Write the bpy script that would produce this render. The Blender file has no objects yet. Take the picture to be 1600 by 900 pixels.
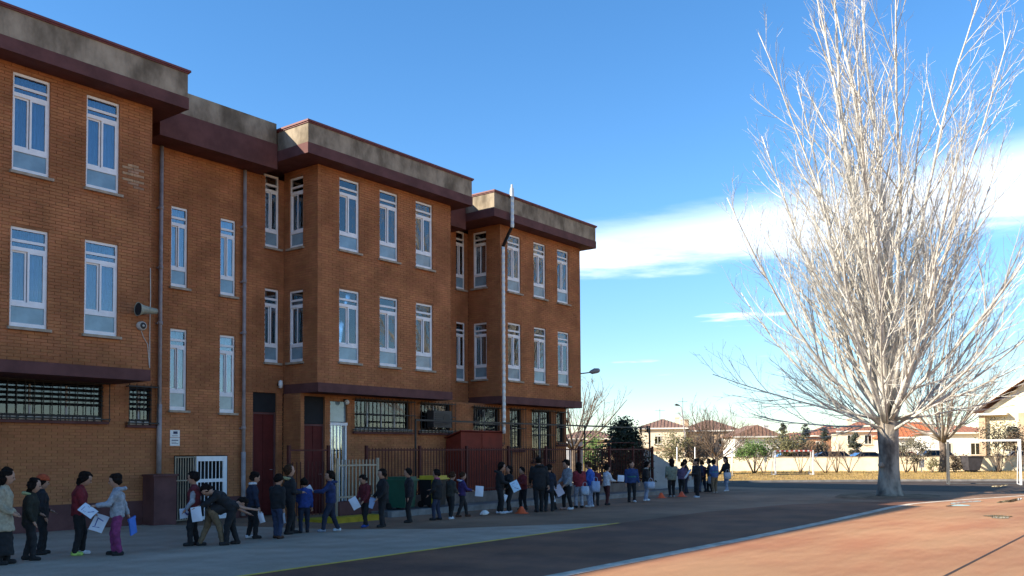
import bpy, bmesh, math, random
import numpy as np
from mathutils import Vector, Matrix
S = bpy.context.scene
R = math.radians

# ---------------------------------------------------------------- camera, sky, sun, exposure
CAM_H = 1.6
cam = bpy.data.cameras.new('camera')
camo = bpy.data.objects.new('camera', cam)
S.collection.objects.link(camo)
rt = Vector((0.61023148, -0.79219912, -0.00617226))
up = Vector((-0.02827257, -0.02956315, 0.99916299))
fw = Vector((0.79171851, 0.6095462, 0.04043787))
M = Matrix((rt, up, -fw)).transposed().to_4x4()
M.translation = Vector((0, 0, CAM_H))
camo.matrix_world = M
cam.sensor_width = 36.0
cam.lens = 36.0 * 1420.87 / 1600
cam.shift_y = (649.135 - 450) / 1600
cam.clip_end = 5000
cam.clip_start = 0.1
S.camera = camo

SUN_EL = R(26.9)
SUN_DIR = Vector((-1.5, 1.0, 0)).normalized() * math.cos(SUN_EL) + Vector((0, 0, math.sin(SUN_EL)))   # towards the sun
w = bpy.data.worlds.new('World')
S.world = w
w.use_nodes = True
nt = w.node_tree
for n in list(nt.nodes):
    nt.nodes.remove(n)
def N(t, kind, **kw):
    n = t.nodes.new(kind)
    for k, v in kw.items():
        setattr(n, k, v)
    return n
def L(t, a, b):
    t.links.new(a, b)
def math_node(t, op, a, b=None, c=None, clamp=False):
    n = t.nodes.new('ShaderNodeMath'); n.operation = op; n.use_clamp = clamp
    for i, v in enumerate((a, b, c)):
        if v is None: continue
        if isinstance(v, (int, float)): n.inputs[i].default_value = v
        else: t.links.new(v, n.inputs[i])
    return n.outputs[0]
def smooth(t, v, lo, hi, a=0.0, b=1.0):
    n = t.nodes.new('ShaderNodeMapRange'); n.interpolation_type = 'SMOOTHSTEP'
    t.links.new(v, n.inputs[0])
    for i, q in enumerate((lo, hi, a, b)): n.inputs[i + 1].default_value = q
    return n.outputs[0]
sky = N(nt, 'ShaderNodeTexSky', sky_type='NISHITA', sun_disc=False)
sky.sun_elevation = SUN_EL
sky.sun_rotation = math.atan2(SUN_DIR.x, SUN_DIR.y)
sky.altitude = 700; sky.air_density = 1.0; sky.dust_density = 0.0; sky.ozone_density = 3.0
tc = N(nt, 'ShaderNodeTexCoord')
sep = N(nt, 'ShaderNodeSeparateXYZ'); L(nt, tc.outputs['Generated'], sep.inputs[0])
el = math_node(nt, 'MULTIPLY', math_node(nt, 'ARCSINE', sep.outputs[2]), 57.2958)     # elevation in degrees
# long streaky cloud bank lying low in the sky, all the way round, plus thin wisps under it
mp = N(nt, 'ShaderNodeMapping'); mp.inputs['Scale'].default_value = (2.2, 2.2, 16)
L(nt, tc.outputs['Generated'], mp.inputs[0])
nz = N(nt, 'ShaderNodeTexNoise'); nz.inputs['Scale'].default_value = 1.7; nz.inputs['Detail'].default_value = 7; nz.inputs['Roughness'].default_value = 0.62
L(nt, mp.outputs[0], nz.inputs['Vector'])
mp2 = N(nt, 'ShaderNodeMapping'); mp2.inputs['Scale'].default_value = (1, 1, 0.6)
L(nt, tc.outputs['Generated'], mp2.inputs[0])
nz2 = N(nt, 'ShaderNodeTexNoise'); nz2.inputs['Scale'].default_value = 1.6; nz2.inputs['Detail'].default_value = 2
L(nt, mp2.outputs[0], nz2.inputs['Vector'])
azn = N(nt, 'ShaderNodeVectorMath', operation='DOT_PRODUCT'); L(nt, tc.outputs['Generated'], azn.inputs[0])
azn.inputs[1].default_value = (0.61, -0.792, 0)       # grows towards the south-west: the bank slopes up that way
tilt = math_node(nt, 'MULTIPLY', azn.outputs['Value'], 2.6)
wob = math_node(nt, 'MULTIPLY', math_node(nt, 'SUBTRACT', nz.outputs['Fac'], 0.5), 3.4)
ec = math_node(nt, 'ADD', math_node(nt, 'SUBTRACT', el, tilt), wob)
lowedge = smooth(nt, ec, 10.55, 11.7)
topedge = smooth(nt, math_node(nt, 'ADD', ec, math_node(nt, 'MULTIPLY', azn.outputs['Value'], -4.6)), 11.7, 13.9, 1, 0)
band = math_node(nt, 'MULTIPLY', lowedge, topedge)
dens = smooth(nt, nz.outputs['Fac'], 0.28, 0.62, 0.55, 1.0)
band = math_node(nt, 'MULTIPLY', band, dens)
band = math_node(nt, 'MULTIPLY', band, smooth(nt, azn.outputs['Value'], 0.55, 0.85, 1, 0))      # the bank thins out to the south
mp3 = N(nt, 'ShaderNodeMapping'); mp3.inputs['Scale'].default_value = (9, 9, 80)
L(nt, tc.outputs['Generated'], mp3.inputs[0])
nz3 = N(nt, 'ShaderNodeTexNoise'); nz3.inputs['Scale'].default_value = 1.0; nz3.inputs['Detail'].default_value = 4
L(nt, mp3.outputs[0], nz3.inputs['Vector'])
wisp = math_node(nt, 'MULTIPLY', smooth(nt, nz3.outputs['Fac'], 0.60, 0.74),
                 math_node(nt, 'MULTIPLY', smooth(nt, el, 4.2, 5.6), smooth(nt, el, 8.0, 9.5, 1, 0)))
cl = math_node(nt, 'MAXIMUM', math_node(nt, 'MULTIPLY', band, 0.8), math_node(nt, 'MULTIPLY', wisp, 0.7), clamp=True)
mix = N(nt, 'ShaderNodeMix', data_type='RGBA')
L(nt, cl, mix.inputs[0])
hsv = N(nt, 'ShaderNodeHueSaturation'); hsv.inputs['Saturation'].default_value = 1.22; hsv.inputs['Value'].default_value = 0.98
L(nt, sky.outputs[0], hsv.inputs['Color']); L(nt, smooth(nt, el, 0.0, 16.0, 0.70, 0.98), hsv.inputs['Value'])
L(nt, hsv.outputs[0], mix.inputs[6]); mix.inputs[7].default_value = (6.0, 6.4, 7.0, 1)
bg = N(nt, 'ShaderNodeBackground'); bg.inputs[1].default_value = 0.12
L(nt, mix.outputs[2], bg.inputs[0])
wo = N(nt, 'ShaderNodeOutputWorld'); L(nt, bg.outputs[0], wo.inputs[0])

sl = bpy.data.lights.new('sun', 'SUN')
sl.energy = 4.9; sl.angle = R(0.53); sl.color = (1.0, 0.90, 0.74)
so = bpy.data.objects.new('sun', sl); S.collection.objects.link(so)
so.location = (0, 0, 60)
so.rotation_euler = (-SUN_DIR).to_track_quat('-Z', 'Y').to_euler()
S.view_settings.view_transform = 'Standard'
S.view_settings.look = 'None'
S.view_settings.exposure = 1.18
S.view_settings.gamma = 1.0
S.cycles.max_bounces = 6; S.cycles.transparent_max_bounces = 8
S.cycles.caustics_reflective = False; S.cycles.caustics_refractive = False

# ---------------------------------------------------------------- helpers
C = S.collection
rng = random.Random(7)
class MB:
    """collects polygons of one mesh"""
    def __init__(s): s.v = []; s.f = []; s.m = []; s.k = 0
    def add(s, vs, fs, k=None):
        o = len(s.v); s.v.extend(vs); k = s.k if k is None else k
        for f in fs: s.f.append(tuple(i + o for i in f)); s.m.append(k)
    def box(s, x0, x1, y0, y1, z0, z1, k=None):
        s.add([(x0,y0,z0),(x1,y0,z0),(x1,y1,z0),(x0,y1,z0),(x0,y0,z1),(x1,y0,z1),(x1,y1,z1),(x0,y1,z1)],
              [(0,3,2,1),(4,5,6,7),(0,1,5,4),(1,2,6,5),(2,3,7,6),(3,0,4,7)], k)
    def obox(s, c, ax, ay, az, k=None):
        """oriented box: centre and three half-extent vectors"""
        c, ax, ay, az = map(Vector, (c, ax, ay, az))
        vs = [tuple(c + i*ax + j*ay + q*az) for q in (-1,1) for (i,j) in ((-1,-1),(1,-1),(1,1),(-1,1))]
        s.add(vs, [(0,3,2,1),(4,5,6,7),(0,1,5,4),(1,2,6,5),(2,3,7,6),(3,0,4,7)], k)
    def quad(s, *p, k=None): s.add([tuple(q) for q in p], [tuple(range(len(p)))], k)
    def tube(s, pts, rad, n=6, cap=True, k=None):
        pts = [Vector(p) for p in pts]; o = len(s.v); k = s.k if k is None else k
        if not hasattr(rad, '__len__'): rad = [rad] * len(pts)
        d0 = (pts[1] - pts[0]).normalized()
        a = d0.orthogonal().normalized()
        for i, p in enumerate(pts):
            d = (pts[min(i+1, len(pts)-1)] - pts[max(i-1, 0)])
            d = d.normalized() if d.length > 1e-9 else d0
            a = (a - d * a.dot(d)); a = a.normalized() if a.length > 1e-6 else d.orthogonal().normalized()
            b = d.cross(a)
            for j in range(n):
                t = 2 * math.pi * j / n
                q = p + (a * math.cos(t) + b * math.sin(t)) * rad[i]
                s.v.append((q.x, q.y, q.z))
        for i in range(len(pts) - 1):
            for j in range(n):
                j2 = (j + 1) % n
                s.f.append((o+i*n+j, o+i*n+j2, o+(i+1)*n+j2, o+(i+1)*n+j)); s.m.append(k)
        if cap:
            s.f.append(tuple(o + j for j in reversed(range(n)))); s.m.append(k)
            e = o + (len(pts)-1) * n
            s.f.append(tuple(e + j for j in range(n))); s.m.append(k)
    def lathe(s, prof, n=12, c=(0,0,0), axis='z', k=None):
        o = len(s.v); k = s.k if k is None else k
        for (r, h) in prof:
            for j in range(n):
                t = 2*math.pi*j/n
                x, y, z = r*math.cos(t), r*math.sin(t), h
                if axis == 'y': x, y, z = x, z, y
                if axis == 'x': x, y, z = z, y, x
                s.v.append((c[0]+x, c[1]+y, c[2]+z))
        for i in range(len(prof)-1):
            for j in range(n):
                j2 = (j+1) % n
                s.f.append((o+i*n+j, o+i*n+j2, o+(i+1)*n+j2, o+(i+1)*n+j)); s.m.append(k)
    def mesh(s, name, mats, smooth_=False):
        me = bpy.data.meshes.new(name)
        me.from_pydata(s.v, [], s.f)
        mats = mats if isinstance(mats, (list, tuple)) else [mats]
        for m in mats: me.materials.append(m)
        if any(s.m): me.polygons.foreach_set('material_index', s.m)
        if smooth_: me.polygons.foreach_set('use_smooth', [True] * len(me.polygons))
        me.update()
        return me
    def build(s, name, mats, parent=None, smooth_=False, **tags):
        return put(name, s.mesh(name, mats, smooth_), parent, **tags)
def put(name, me, parent=None, loc=(0,0,0), rz=0.0, label=None, cat=None, group=None, kind=None):
    o = bpy.data.objects.new(name, me); C.objects.link(o)
    o.location = loc; o.rotation_euler = (0, 0, rz)
    if parent is not None: o.parent = parent
    if label: o['label'] = label
    if cat: o['category'] = cat
    if group: o['group'] = group
    if kind: o['kind'] = kind
    return o
def thing(name, label, cat, loc=(0,0,0), rz=0.0, group=None):
    return put(name, None, None, loc, rz, label, cat, group)
def copy_tree(o, parent=None, loc=None, rz=None, label=None):
    c = o.copy(); C.objects.link(c)
    if parent is not None: c.parent = parent
    if loc is not None: c.location = loc
    if rz is not None: c.rotation_euler = (0, 0, rz)
    if label: c['label'] = label
    for ch in list(o.children): copy_tree(ch, c)
    return c
def place(t, d, z=0.0):
    """a spot on the ground by its bearing (tangent right of the view axis) and its distance ahead"""
    return Vector((0.7924*d + 0.61*t*d, 0.61*d - 0.7924*t*d, z))

# ---------------------------------------------------------------- materials
MATS = {}
def mat(name, col, rough=0.8, var=0.15, scale=6.0, bump=0.0, bscale=60.0, metal=0.0, spec=0.5, col2=None, stretch=None, island=0.0, detail=5.0, objrand=0.0, speck=0.0, sscale=120.0, patch=0.0):
    if name in MATS: return MATS[name]
    m = bpy.data.materials.new(name); m.use_nodes = True; t = m.node_tree
    b = t.nodes['Principled BSDF']
    b.inputs['Roughness'].default_value = rough; b.inputs['Metallic'].default_value = metal
    b.inputs['Specular IOR Level'].default_value = spec
    tcn = N(t, 'ShaderNodeTexCoord'); vec = tcn.outputs['Object']
    if stretch:
        mpn = N(t, 'ShaderNodeMapping'); mpn.inputs['Scale'].default_value = stretch
        L(t, vec, mpn.inputs[0]); vec = mpn.outputs[0]
    n1 = N(t, 'ShaderNodeTexNoise'); n1.inputs['Scale'].default_value = scale; n1.inputs['Detail'].default_value = detail; n1.inputs['Roughness'].default_value = 0.6
    L(t, vec, n1.inputs['Vector'])
    c2 = col2 or tuple(max(0, c * (1 - 2.2*var)) for c in col)
    c1 = col if col2 else tuple(min(1, c * (1 + var)) for c in col)
    mx = N(t, 'ShaderNodeMix', data_type='RGBA')
    L(t, smooth(t, n1.outputs['Fac'], 0.3, 0.7), mx.inputs[0])
    mx.inputs[6].default_value = (*c1, 1); mx.inputs[7].default_value = (*c2, 1)
    out = mx.outputs[2]
    if speck or patch:
        hv = N(t, 'ShaderNodeHueSaturation'); L(t, out, hv.inputs['Color']); val = None
        if speck:
            ns_ = N(t, 'ShaderNodeTexNoise'); ns_.inputs['Scale'].default_value = sscale; ns_.inputs['Detail'].default_value = 3; L(t, vec, ns_.inputs['Vector'])
            val = smooth(t, ns_.outputs['Fac'], 0.3, 0.7, 1 - speck, 1 + speck)
        if patch:
            np_ = N(t, 'ShaderNodeTexNoise'); np_.inputs['Scale'].default_value = 0.22; np_.inputs['Detail'].default_value = 8; np_.inputs['Roughness'].default_value = 0.72; L(t, vec, np_.inputs['Vector'])
            v2 = smooth(t, np_.outputs['Fac'], 0.36, 0.66, 1 - patch, 1 + patch*.6)
            val = v2 if val is None else math_node(t, 'MULTIPLY', val, v2)
        L(t, val, hv.inputs['Value']); out = hv.outputs[0]
    if island or objrand:
        v = None
        if island:
            g = N(t, 'ShaderNodeNewGeometry'); v = g.outputs['Random Per Island']
        if objrand:
            oi = N(t, 'ShaderNodeObjectInfo')
            v = oi.outputs['Random'] if v is None else math_node(t, 'FRACT', math_node(t, 'ADD', v, oi.outputs['Random']))
        amt = max(island, objrand)
        mr = N(t, 'ShaderNodeMapRange'); L(t, v, mr.inputs[0]); mr.inputs[3].default_value = 1 - amt; mr.inputs[4].default_value = 1 + amt
        hs = N(t, 'ShaderNodeHueSaturation'); L(t, mr.outputs[0], hs.inputs['Value']); L(t, out, hs.inputs['Color'])
        mr2 = N(t, 'ShaderNodeMapRange'); L(t, math_node(t, 'FRACT', math_node(t, 'MULTIPLY', v, 7.31)), mr2.inputs[0])
        mr2.inputs[3].default_value = 0.5 - amt*0.05; mr2.inputs[4].default_value = 0.5 + amt*0.05
        L(t, mr2.outputs[0], hs.inputs['Hue']); out = hs.outputs[0]
    L(t, out, b.inputs['Base Color'])
    if bump:
        n2 = N(t, 'ShaderNodeTexNoise'); n2.inputs['Scale'].default_value = bscale; n2.inputs['Detail'].default_value = 4
        L(t, vec, n2.inputs['Vector'])
        bp = N(t, 'ShaderNodeBump'); bp.inputs['Strength'].default_value = bump; bp.inputs['Distance'].default_value = 0.02
        L(t, n2.outputs['Fac'], bp.inputs['Height']); L(t, bp.outputs[0], b.inputs['Normal'])
    MATS[name] = m
    return m
def glass_mat(name, refl=0.35, tint=(0.75, 0.85, 0.95)):
    m = bpy.data.materials.new(name); m.use_nodes = True; t = m.node_tree
    for n in list(t.nodes): t.nodes.remove(n)
    o = N(t, 'ShaderNodeOutputMaterial'); mixn = N(t, 'ShaderNodeMixShader')
    tr = N(t, 'ShaderNodeBsdfTransparent'); tr.inputs[0].default_value = (*tint, 1)
    gl = N(t, 'ShaderNodeBsdfGlossy'); gl.inputs['Roughness'].default_value = 0.02; gl.inputs['Color'].default_value = (0.95, 0.97, 1, 1)
    fr = N(t, 'ShaderNodeFresnel'); fr.inputs[0].default_value = 1.5
    nzz = N(t, 'ShaderNodeTexNoise'); nzz.inputs['Scale'].default_value = 1.3
    tcc = N(t, 'ShaderNodeTexCoord'); L(t, tcc.outputs['Object'], nzz.inputs['Vector'])
    bp = N(t, 'ShaderNodeBump'); bp.inputs['Strength'].default_value = 0.06; bp.inputs['Distance'].default_value = 0.05
    L(t, nzz.outputs['Fac'], bp.inputs['Height']); L(t, bp.outputs[0], gl.inputs['Normal'])
    L(t, math_node(t, 'ADD', math_node(t, 'MULTIPLY', fr.outputs[0], 1.25), refl, clamp=True), mixn.inputs[0])
    L(t, tr.outputs[0], mixn.inputs[1]); L(t, gl.outputs[0], mixn.inputs[2]); L(t, mixn.outputs[0], o.inputs[0])
    return m
GLASS = glass_mat('window_glass', 0.045, (.8,.88,.95))
GLASS_D = glass_mat('grille_glass', 0.02, (.35,.37,.4))
M_brick = mat('brick_clay', (0.44, 0.182, 0.080), 0.9, 0.14, 1.1, 0.25, 90, island=0.08, objrand=0.06, patch=0.18, spec=.2)
M_brick_pale = mat('brick_lime_bloom', (0.46, 0.28, 0.165), 0.95, 0.2, 6, 0.2, 60, island=0.15)
M_mortar = mat('mortar', (0.33, 0.138, 0.058), 0.95, 0.15, 2.0, 0.2, 80)
M_maroon = mat('maroon_paint', (0.130, 0.056, 0.052), 0.75, 0.12, 2.0, 0.08, 40, spec=.2)
M_maroon_metal = mat('maroon_metal', (0.20, 0.032, 0.018), 0.65, 0.1, 3.0, spec=.2)
M_door = mat('dark_red_door', (0.10, 0.014, 0.012), 0.65, 0.1, 3.0, spec=.2)
M_conc = mat('weathered_concrete', (0.41, 0.34, 0.25), 0.95, 0.2, 1.6, 0.3, 25, col2=(0.13, 0.105, 0.075), stretch=(1, 1, 0.55), spec=.15)
M_alu = mat('white_aluminium', (0.86, 0.86, 0.86), 0.5, 0.04, 5)
M_alu_grey = mat('greyed_aluminium', (0.42, 0.42, 0.42), 0.5, 0.08, 5)
M_sill = mat('sill_stone', (0.42, 0.34, 0.25), 0.85, 0.12, 6, 0.1, 50)
M_dark = mat('dark_interior', (0.012, 0.012, 0.014), 0.9, 0.1)
M_curtain_b = mat('blue_curtain', (0.11, 0.185, 0.38), 0.95, 0.15, 3, stretch=(6, 1, 0.5))
M_curtain_w = mat('pale_curtain', (0.50, 0.52, 0.52), 0.95, 0.12, 3, stretch=(6, 1, 0.5))
M_panel = mat('frosted_panel', (0.20, 0.30, 0.36), 0.12, 0.12, 2.0, spec=0.8)
M_iron = mat('black_iron', (0.012, 0.011, 0.011), 0.55, 0.1)
M_pipe = mat('grey_pipe', (0.33, 0.29, 0.29), 0.6, 0.12, 4)
M_cream = mat('cream_metal', (0.42, 0.34, 0.24), 0.6, 0.1, 4)
M_white = mat('white_paint', (0.78, 0.77, 0.74), 0.5, 0.05, 4)
M_block = mat('pale_block', (0.55, 0.52, 0.47), 0.9, 0.1, 5)

# ---------------------------------------------------------------- the school building
YF, YR, YG = 18.0, 19.35, 18.65          # front walls, recessed walls, ground-floor wall under the projections
school = thing('school_building', 'three storey brick school with maroon bands and white windows along the yard', 'building')
def split_rect(L_, z0, z1, holes):
    us = sorted({0, L_, *[h[0] for h in holes], *[h[1] for h in holes]}); us = [u for u in us if 0 <= u <= L_]
    zs = sorted({z0, z1, *[h[2] for h in holes], *[h[3] for h in holes]}); zs = [z for z in zs if z0 <= z <= z1]
    for a, b in zip(us, us[1:]):
        run = None
        for c, d in zip(zs, zs[1:]):
            mu, mz = (a+b)/2, (c+d)/2
            hit = any(h[0] < mu < h[1] and h[2] < mz < h[3] for h in holes)
            if hit:
                if run: yield (a, b, *run); run = None
            else: run = (run[0], d) if run else (c, d)
        if run: yield (a, b, *run)
BR_L, BR_H, JT, CO = 0.240, 0.052, 0.010, 0.064
brick_me = {}
def brick_mesh(l):
    l = round(l, 2)
    if l not in brick_me:
        b = MB(); e = 0.002
        b.add([(0,0,0),(l,0,0),(l,0,BR_H),(0,0,BR_H),(0,.012,0),(l,.012,0),(l,.012,BR_H),(0,.012,BR_H)],
              [(0,1,2,3),(1,5,6,2),(0,3,7,4),(3,2,6,7),(0,4,5,1)])
        brick_me[l] = b.mesh('brick', M_brick)
    return brick_me[l]
def wall(org, rz, L_, z0, z1, holes=(), bricks=(0, None), single=None, reveal=0.11, pale=None):
    """a wall plane with openings; its bricks stand 12 mm proud of the mortar"""
    mb = MB()
    for (a, b, c, d) in split_rect(L_, z0, z1, holes):
        mb.quad((a,.012,c),(b,.012,c),(b,.012,d),(a,.012,d))
    for (a, b, c0, d0) in holes:
        c, d = max(c0, z0), min(d0, z1)
        mb.quad((a,.012,c),(a,.012,d),(a,reveal,d),(a,reveal,c)); mb.quad((b,.012,d),(b,.012,c),(b,reveal,c),(b,reveal,d))
        if d0 <= z1: mb.quad((a,.012,d),(b,.012,d),(b,reveal,d),(a,reveal,d))
        if c0 >= z0: mb.quad((b,.012,c),(a,.012,c),(a,reveal,c),(b,reveal,c))
    wo_ = mb.build('wall', M_mortar, school, loc=(org[0], org[1], 0), rz=rz)
    sb = MB(); n = 0
    u_lo, u_hi = bricks[0], bricks[1] if bricks[1] is not None else L_
    nz_ = int((z1 - z0) / CO)
    single_list = []
    for i in range(nz_):
        z = z0 + i*CO + .005
        off = 0.125 if i % 2 else 0.0
        cut = sorted([(h[0], h[1]) for h in holes if h[2] < z + BR_H and h[3] > z])
        u = u_lo - off
        while u < u_hi:
            segs = [(max(u, u_lo + .001), min(u + BR_L, u_hi - .001))]
            for (a, b) in cut:
                new = []
                for (p, q) in segs:
                    if b <= p or a >= q: new.append((p, q)); continue
                    if p < a: new.append((p, a))
                    if q > b: new.append((b, q))
                segs = new
            for (p, q) in segs:
                if q - p < 0.03: continue
                if single and single(p, q, z): single_list.append((p, q, z)); continue
                j = rng.uniform(-.0025, .0025); y = 0.0 + j
                sb.k = 1 if pale and pale(p, z) else 0
                sb.add([(p,y,z),(q,y,z),(q,y,z+BR_H),(p,y,z+BR_H),(p,.0125,z),(q,.0125,z),(q,.0125,z+BR_H),(p,.0125,z+BR_H)],
                       [(0,1,2,3),(1,5,6,2),(0,3,7,4),(3,2,6,7),(0,4,5,1)])
            u += BR_L + JT
    if sb.f: sb.build('brickwork', [M_brick, M_brick_pale], wo_, kind='stuff')
    for (p, q, z) in single_list[:300]:
        put('brick', brick_mesh(q - p), wo_, loc=(p, rng.uniform(-.003, .002), z))
    return wo_
H = R(-90)
WIN = 0.71; NAR = 0.44; RET = 0.58
WH = 1.93                                  # height of an opening
Z1, Z2 = 3.99, 6.95                        # sill heights of the two upper storeys
# openings, each (x, z, width, curtain)
winA = [(x, z, WIN) for x in (4.91, 6.35, 7.78, 9.22) for z in (4.05, 7.04)]
winB = [(11.98, 5.56, NAR), (13.33, 5.54, NAR), (11.98, 2.64, NAR), (13.33, 2.62, NAR), (14.67, 6.98, NAR), (14.67, Z1-.02, NAR)]
winC = [(x, z, WIN) for x in (16.0, 17.46, 18.9) for z in (Z1, Z2)]
winE = [(22.2, 6.93, NAR), (22.2, 3.93, NAR)]
winD = [(x, z, WIN-.01) for x in (23.2, 24.63, 26.03) for z in (3.93, 6.83)]
retW = [(18.58, 6.98, .56), (18.58, 3.98, .56)]     # on the side walls of the projections (y of the near edge)
def holes_of(ws, x0, h=WH): return [(x - x0, x - x0 + w_, z, z + h) for (x, z, w_) in ws]
X0 = 4.0
wall((X0, YF), 0, 10.667-X0, 3.41, 9.13, holes_of(winA, X0), pale=lambda p, z: (rng.random() < .55 and 5.98 < p < 6.3 and 7.25 < z < 7.75))
grA = (7.3, 10.36, 2.33, 3.16); grA2 = (10.98, 11.52, 2.27, 3.14)
wallA = wall((X0, YR), 0, 11.25, 0.55, 3.18, [(grA[0]-X0, grA[1]-X0, grA[2], grA[3]), (grA2[0]-X0, grA2[1]-X0, grA2[2], grA2[3]),
              (12.1-X0, 13.58-X0, 0.3, 1.57), (11.98-X0, 11.98+NAR-X0, 2.64, 3.3), (13.33-X0, 13.33+NAR-X0, 2.62, 3.3), (14.31-X0, 15.05-X0, .5, 3.3)],
     single=lambda p, q, z: 4.25 < p < 7.3 and 0.75 < z < 2.27)
wall((10.667, YR), 0, 15.27-10.667, 3.18, 8.84, [h for h in holes_of(winB, 10.667)])
wall((15.27, YR), H, 1.35, 3.41, 9.05, [(YR - y - w_, YR - y, z, z + 1.88) for (y, z, w_) in retW])
wall((15.27, YF), 0, 5.14, 3.41, 9.05, holes_of(winC, 15.27))
wall((20.41, YR), 0, 2.39, 3.18, 8.84, holes_of(winE, 20.41))
wall((22.8, YR), H, 1.35, 3.41, 8.98, [(YR - y - w_, YR - y, z, z + 1.85) for (y, z, w_) in retW])
wall((22.8, YF), 0, 4.67, 3.41, 8.98, holes_of(winD, 22.8, 1.89))
wall((15.27, YR), H, YR-YG, 0.0, 3.18)
gC = (17.15, 19.3, 2.24, 3.08); gC2 = (19.75, 21.1, 2.24, 3.08)
gD = [(22.2, 23.55, 1.95, 3.05), (24.1, 24.75, 1.75, 3.05), (25.35, 26.5, 1.35, 3.05), (26.85, 27.3, 1.95, 3.02)]
wall((15.27, YG), 0, 12.2, 0.0, 3.18, [(h[0]-15.27, h[1]-15.27, h[2], h[3]) for h in (gC, gC2, *gD)] +
     [(.12, .82, 0.02, 3.1), (1.0, 1.6, .15, 3.0)])
# right-hand end wall and everything behind: plain walls
core = MB()
core.box(-26, 10.6, 18.55, 33, 3.2, 9.1); core.box(10.6, 15.0, 19.9, 33, -0.1, 9.1); core.box(15.0, 20.5, 19.95, 33, 3.1, 9.0)
core.box(15.9, 20.4, 18.55, 19.9, 3.2, 9.0); core.box(20.5, 23.3, 19.9, 33, -0.1, 9.0); core.box(23.4, 27.1, 18.55, 33, 3.2, 8.95)
core.box(-26, 10.6, 19.9, 33, -.1, 3.2); core.box(15.0, 20.5, 19.9, 33, -.1, 3.1); core.box(23.3, 27.1, 19.3, 33, -.1, 3.2)
core.build('inner_core', M_dark, school)
e = MB()
e.quad((27.47, YF, 3.41), (27.47, 33, 3.41), (27.47, 33, 8.98), (27.47, YF, 8.98)); e.quad((27.47, YG, 0), (27.47, 33, 0), (27.47, 33, 3.41), (27.47, YG, 3.41))
e.quad((-26, YF+.012, 3.41), (X0, YF+.012, 3.41), (X0, YF+.012, 9.13), (-26, YF+.012, 9.13)); e.quad((-26, YR+.012, 0), (X0, YR+.012, 0), (X0, YR+.012, 3.41), (-26, YR+.012, 3.41))
e.quad((-26, 33, 0), (-26, YF, 0), (-26, YF, 9.1), (-26, 33, 9.1)); e.quad((27.47, 33, 0), (-26, 33, 0), (-26, 33, 9.1), (27.47, 33, 9.1))
e.quad((10.667, 19.36, 3.41), (10.667, YF, 3.41), (10.667, YF, 9.13), (10.667, 19.36, 9.13)); e.quad((20.41, 19.36, 3.2), (20.41, YF, 3.2), (20.41, YF, 9.05), (20.41, 19.36, 9.05))
e.build('plain_wall', mat('plain_brick', (0.40, 0.155, 0.052), 0.9, 0.15, 8), school)
# maroon slab bands under the projections, with their soffits
for (xa, xb, yb) in ((-26, 10.667, YR), (15.27, 20.41, YR), (22.8, 27.47, YR)):
    m = MB(); m.box(xa, xb + (0.02 if xb > 20 else 0), YF - .03, yb - .002, 3.17, 3.408); m.build('slab_band', M_maroon, school)
m = MB(); m.box(-26, 12.08, YR-.03, YR+.05, -.05, .55); m.box(13.6, 14.3, YR-.03, YR+.05, -.05, .55)
m.build('plinth', M_maroon, school)
# eaves: maroon lower board, weathered concrete parapet, thin maroon coping
M_cop = mat('coping_maroon', (0.16, 0.035, 0.03), 0.6, 0.1, 4)
def eave(xa, xb, y, zb, zm, zt, coping=True, left=False):
    p = MB(); p.box(xa, xb, y, 33.2, zb, zm); p.build('eave_board', M_maroon, school)
    q = MB(); q.box(xa + .02, xb - .02, y + .015, 33.18, zm, zt); pr = q.build('parapet', M_conc, school)
    if coping:
        c_ = MB(); c_.box(xa - .03, xb + .03, y - .035, 33.22, zt, zt + .045); c_.box(xa - .005, xb + .005, y - .012, 33.2, zt - .03, zt)
        c_.build('coping', M_cop, pr)
eave(-26, 11.23, 17.5, 9.12, 9.38, 9.94)
eave(11.24, 14.50, 18.65, 8.83, 9.47, 10.0, coping=False)
eave(14.53, 20.85, 17.5, 9.04, 9.31, 9.83)
eave(20.86, 21.87, 18.65, 8.70, 9.40, 9.72, coping=False)
eave(21.89, 27.80, 17.5, 8.96, 9.22, 9.74)

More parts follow.
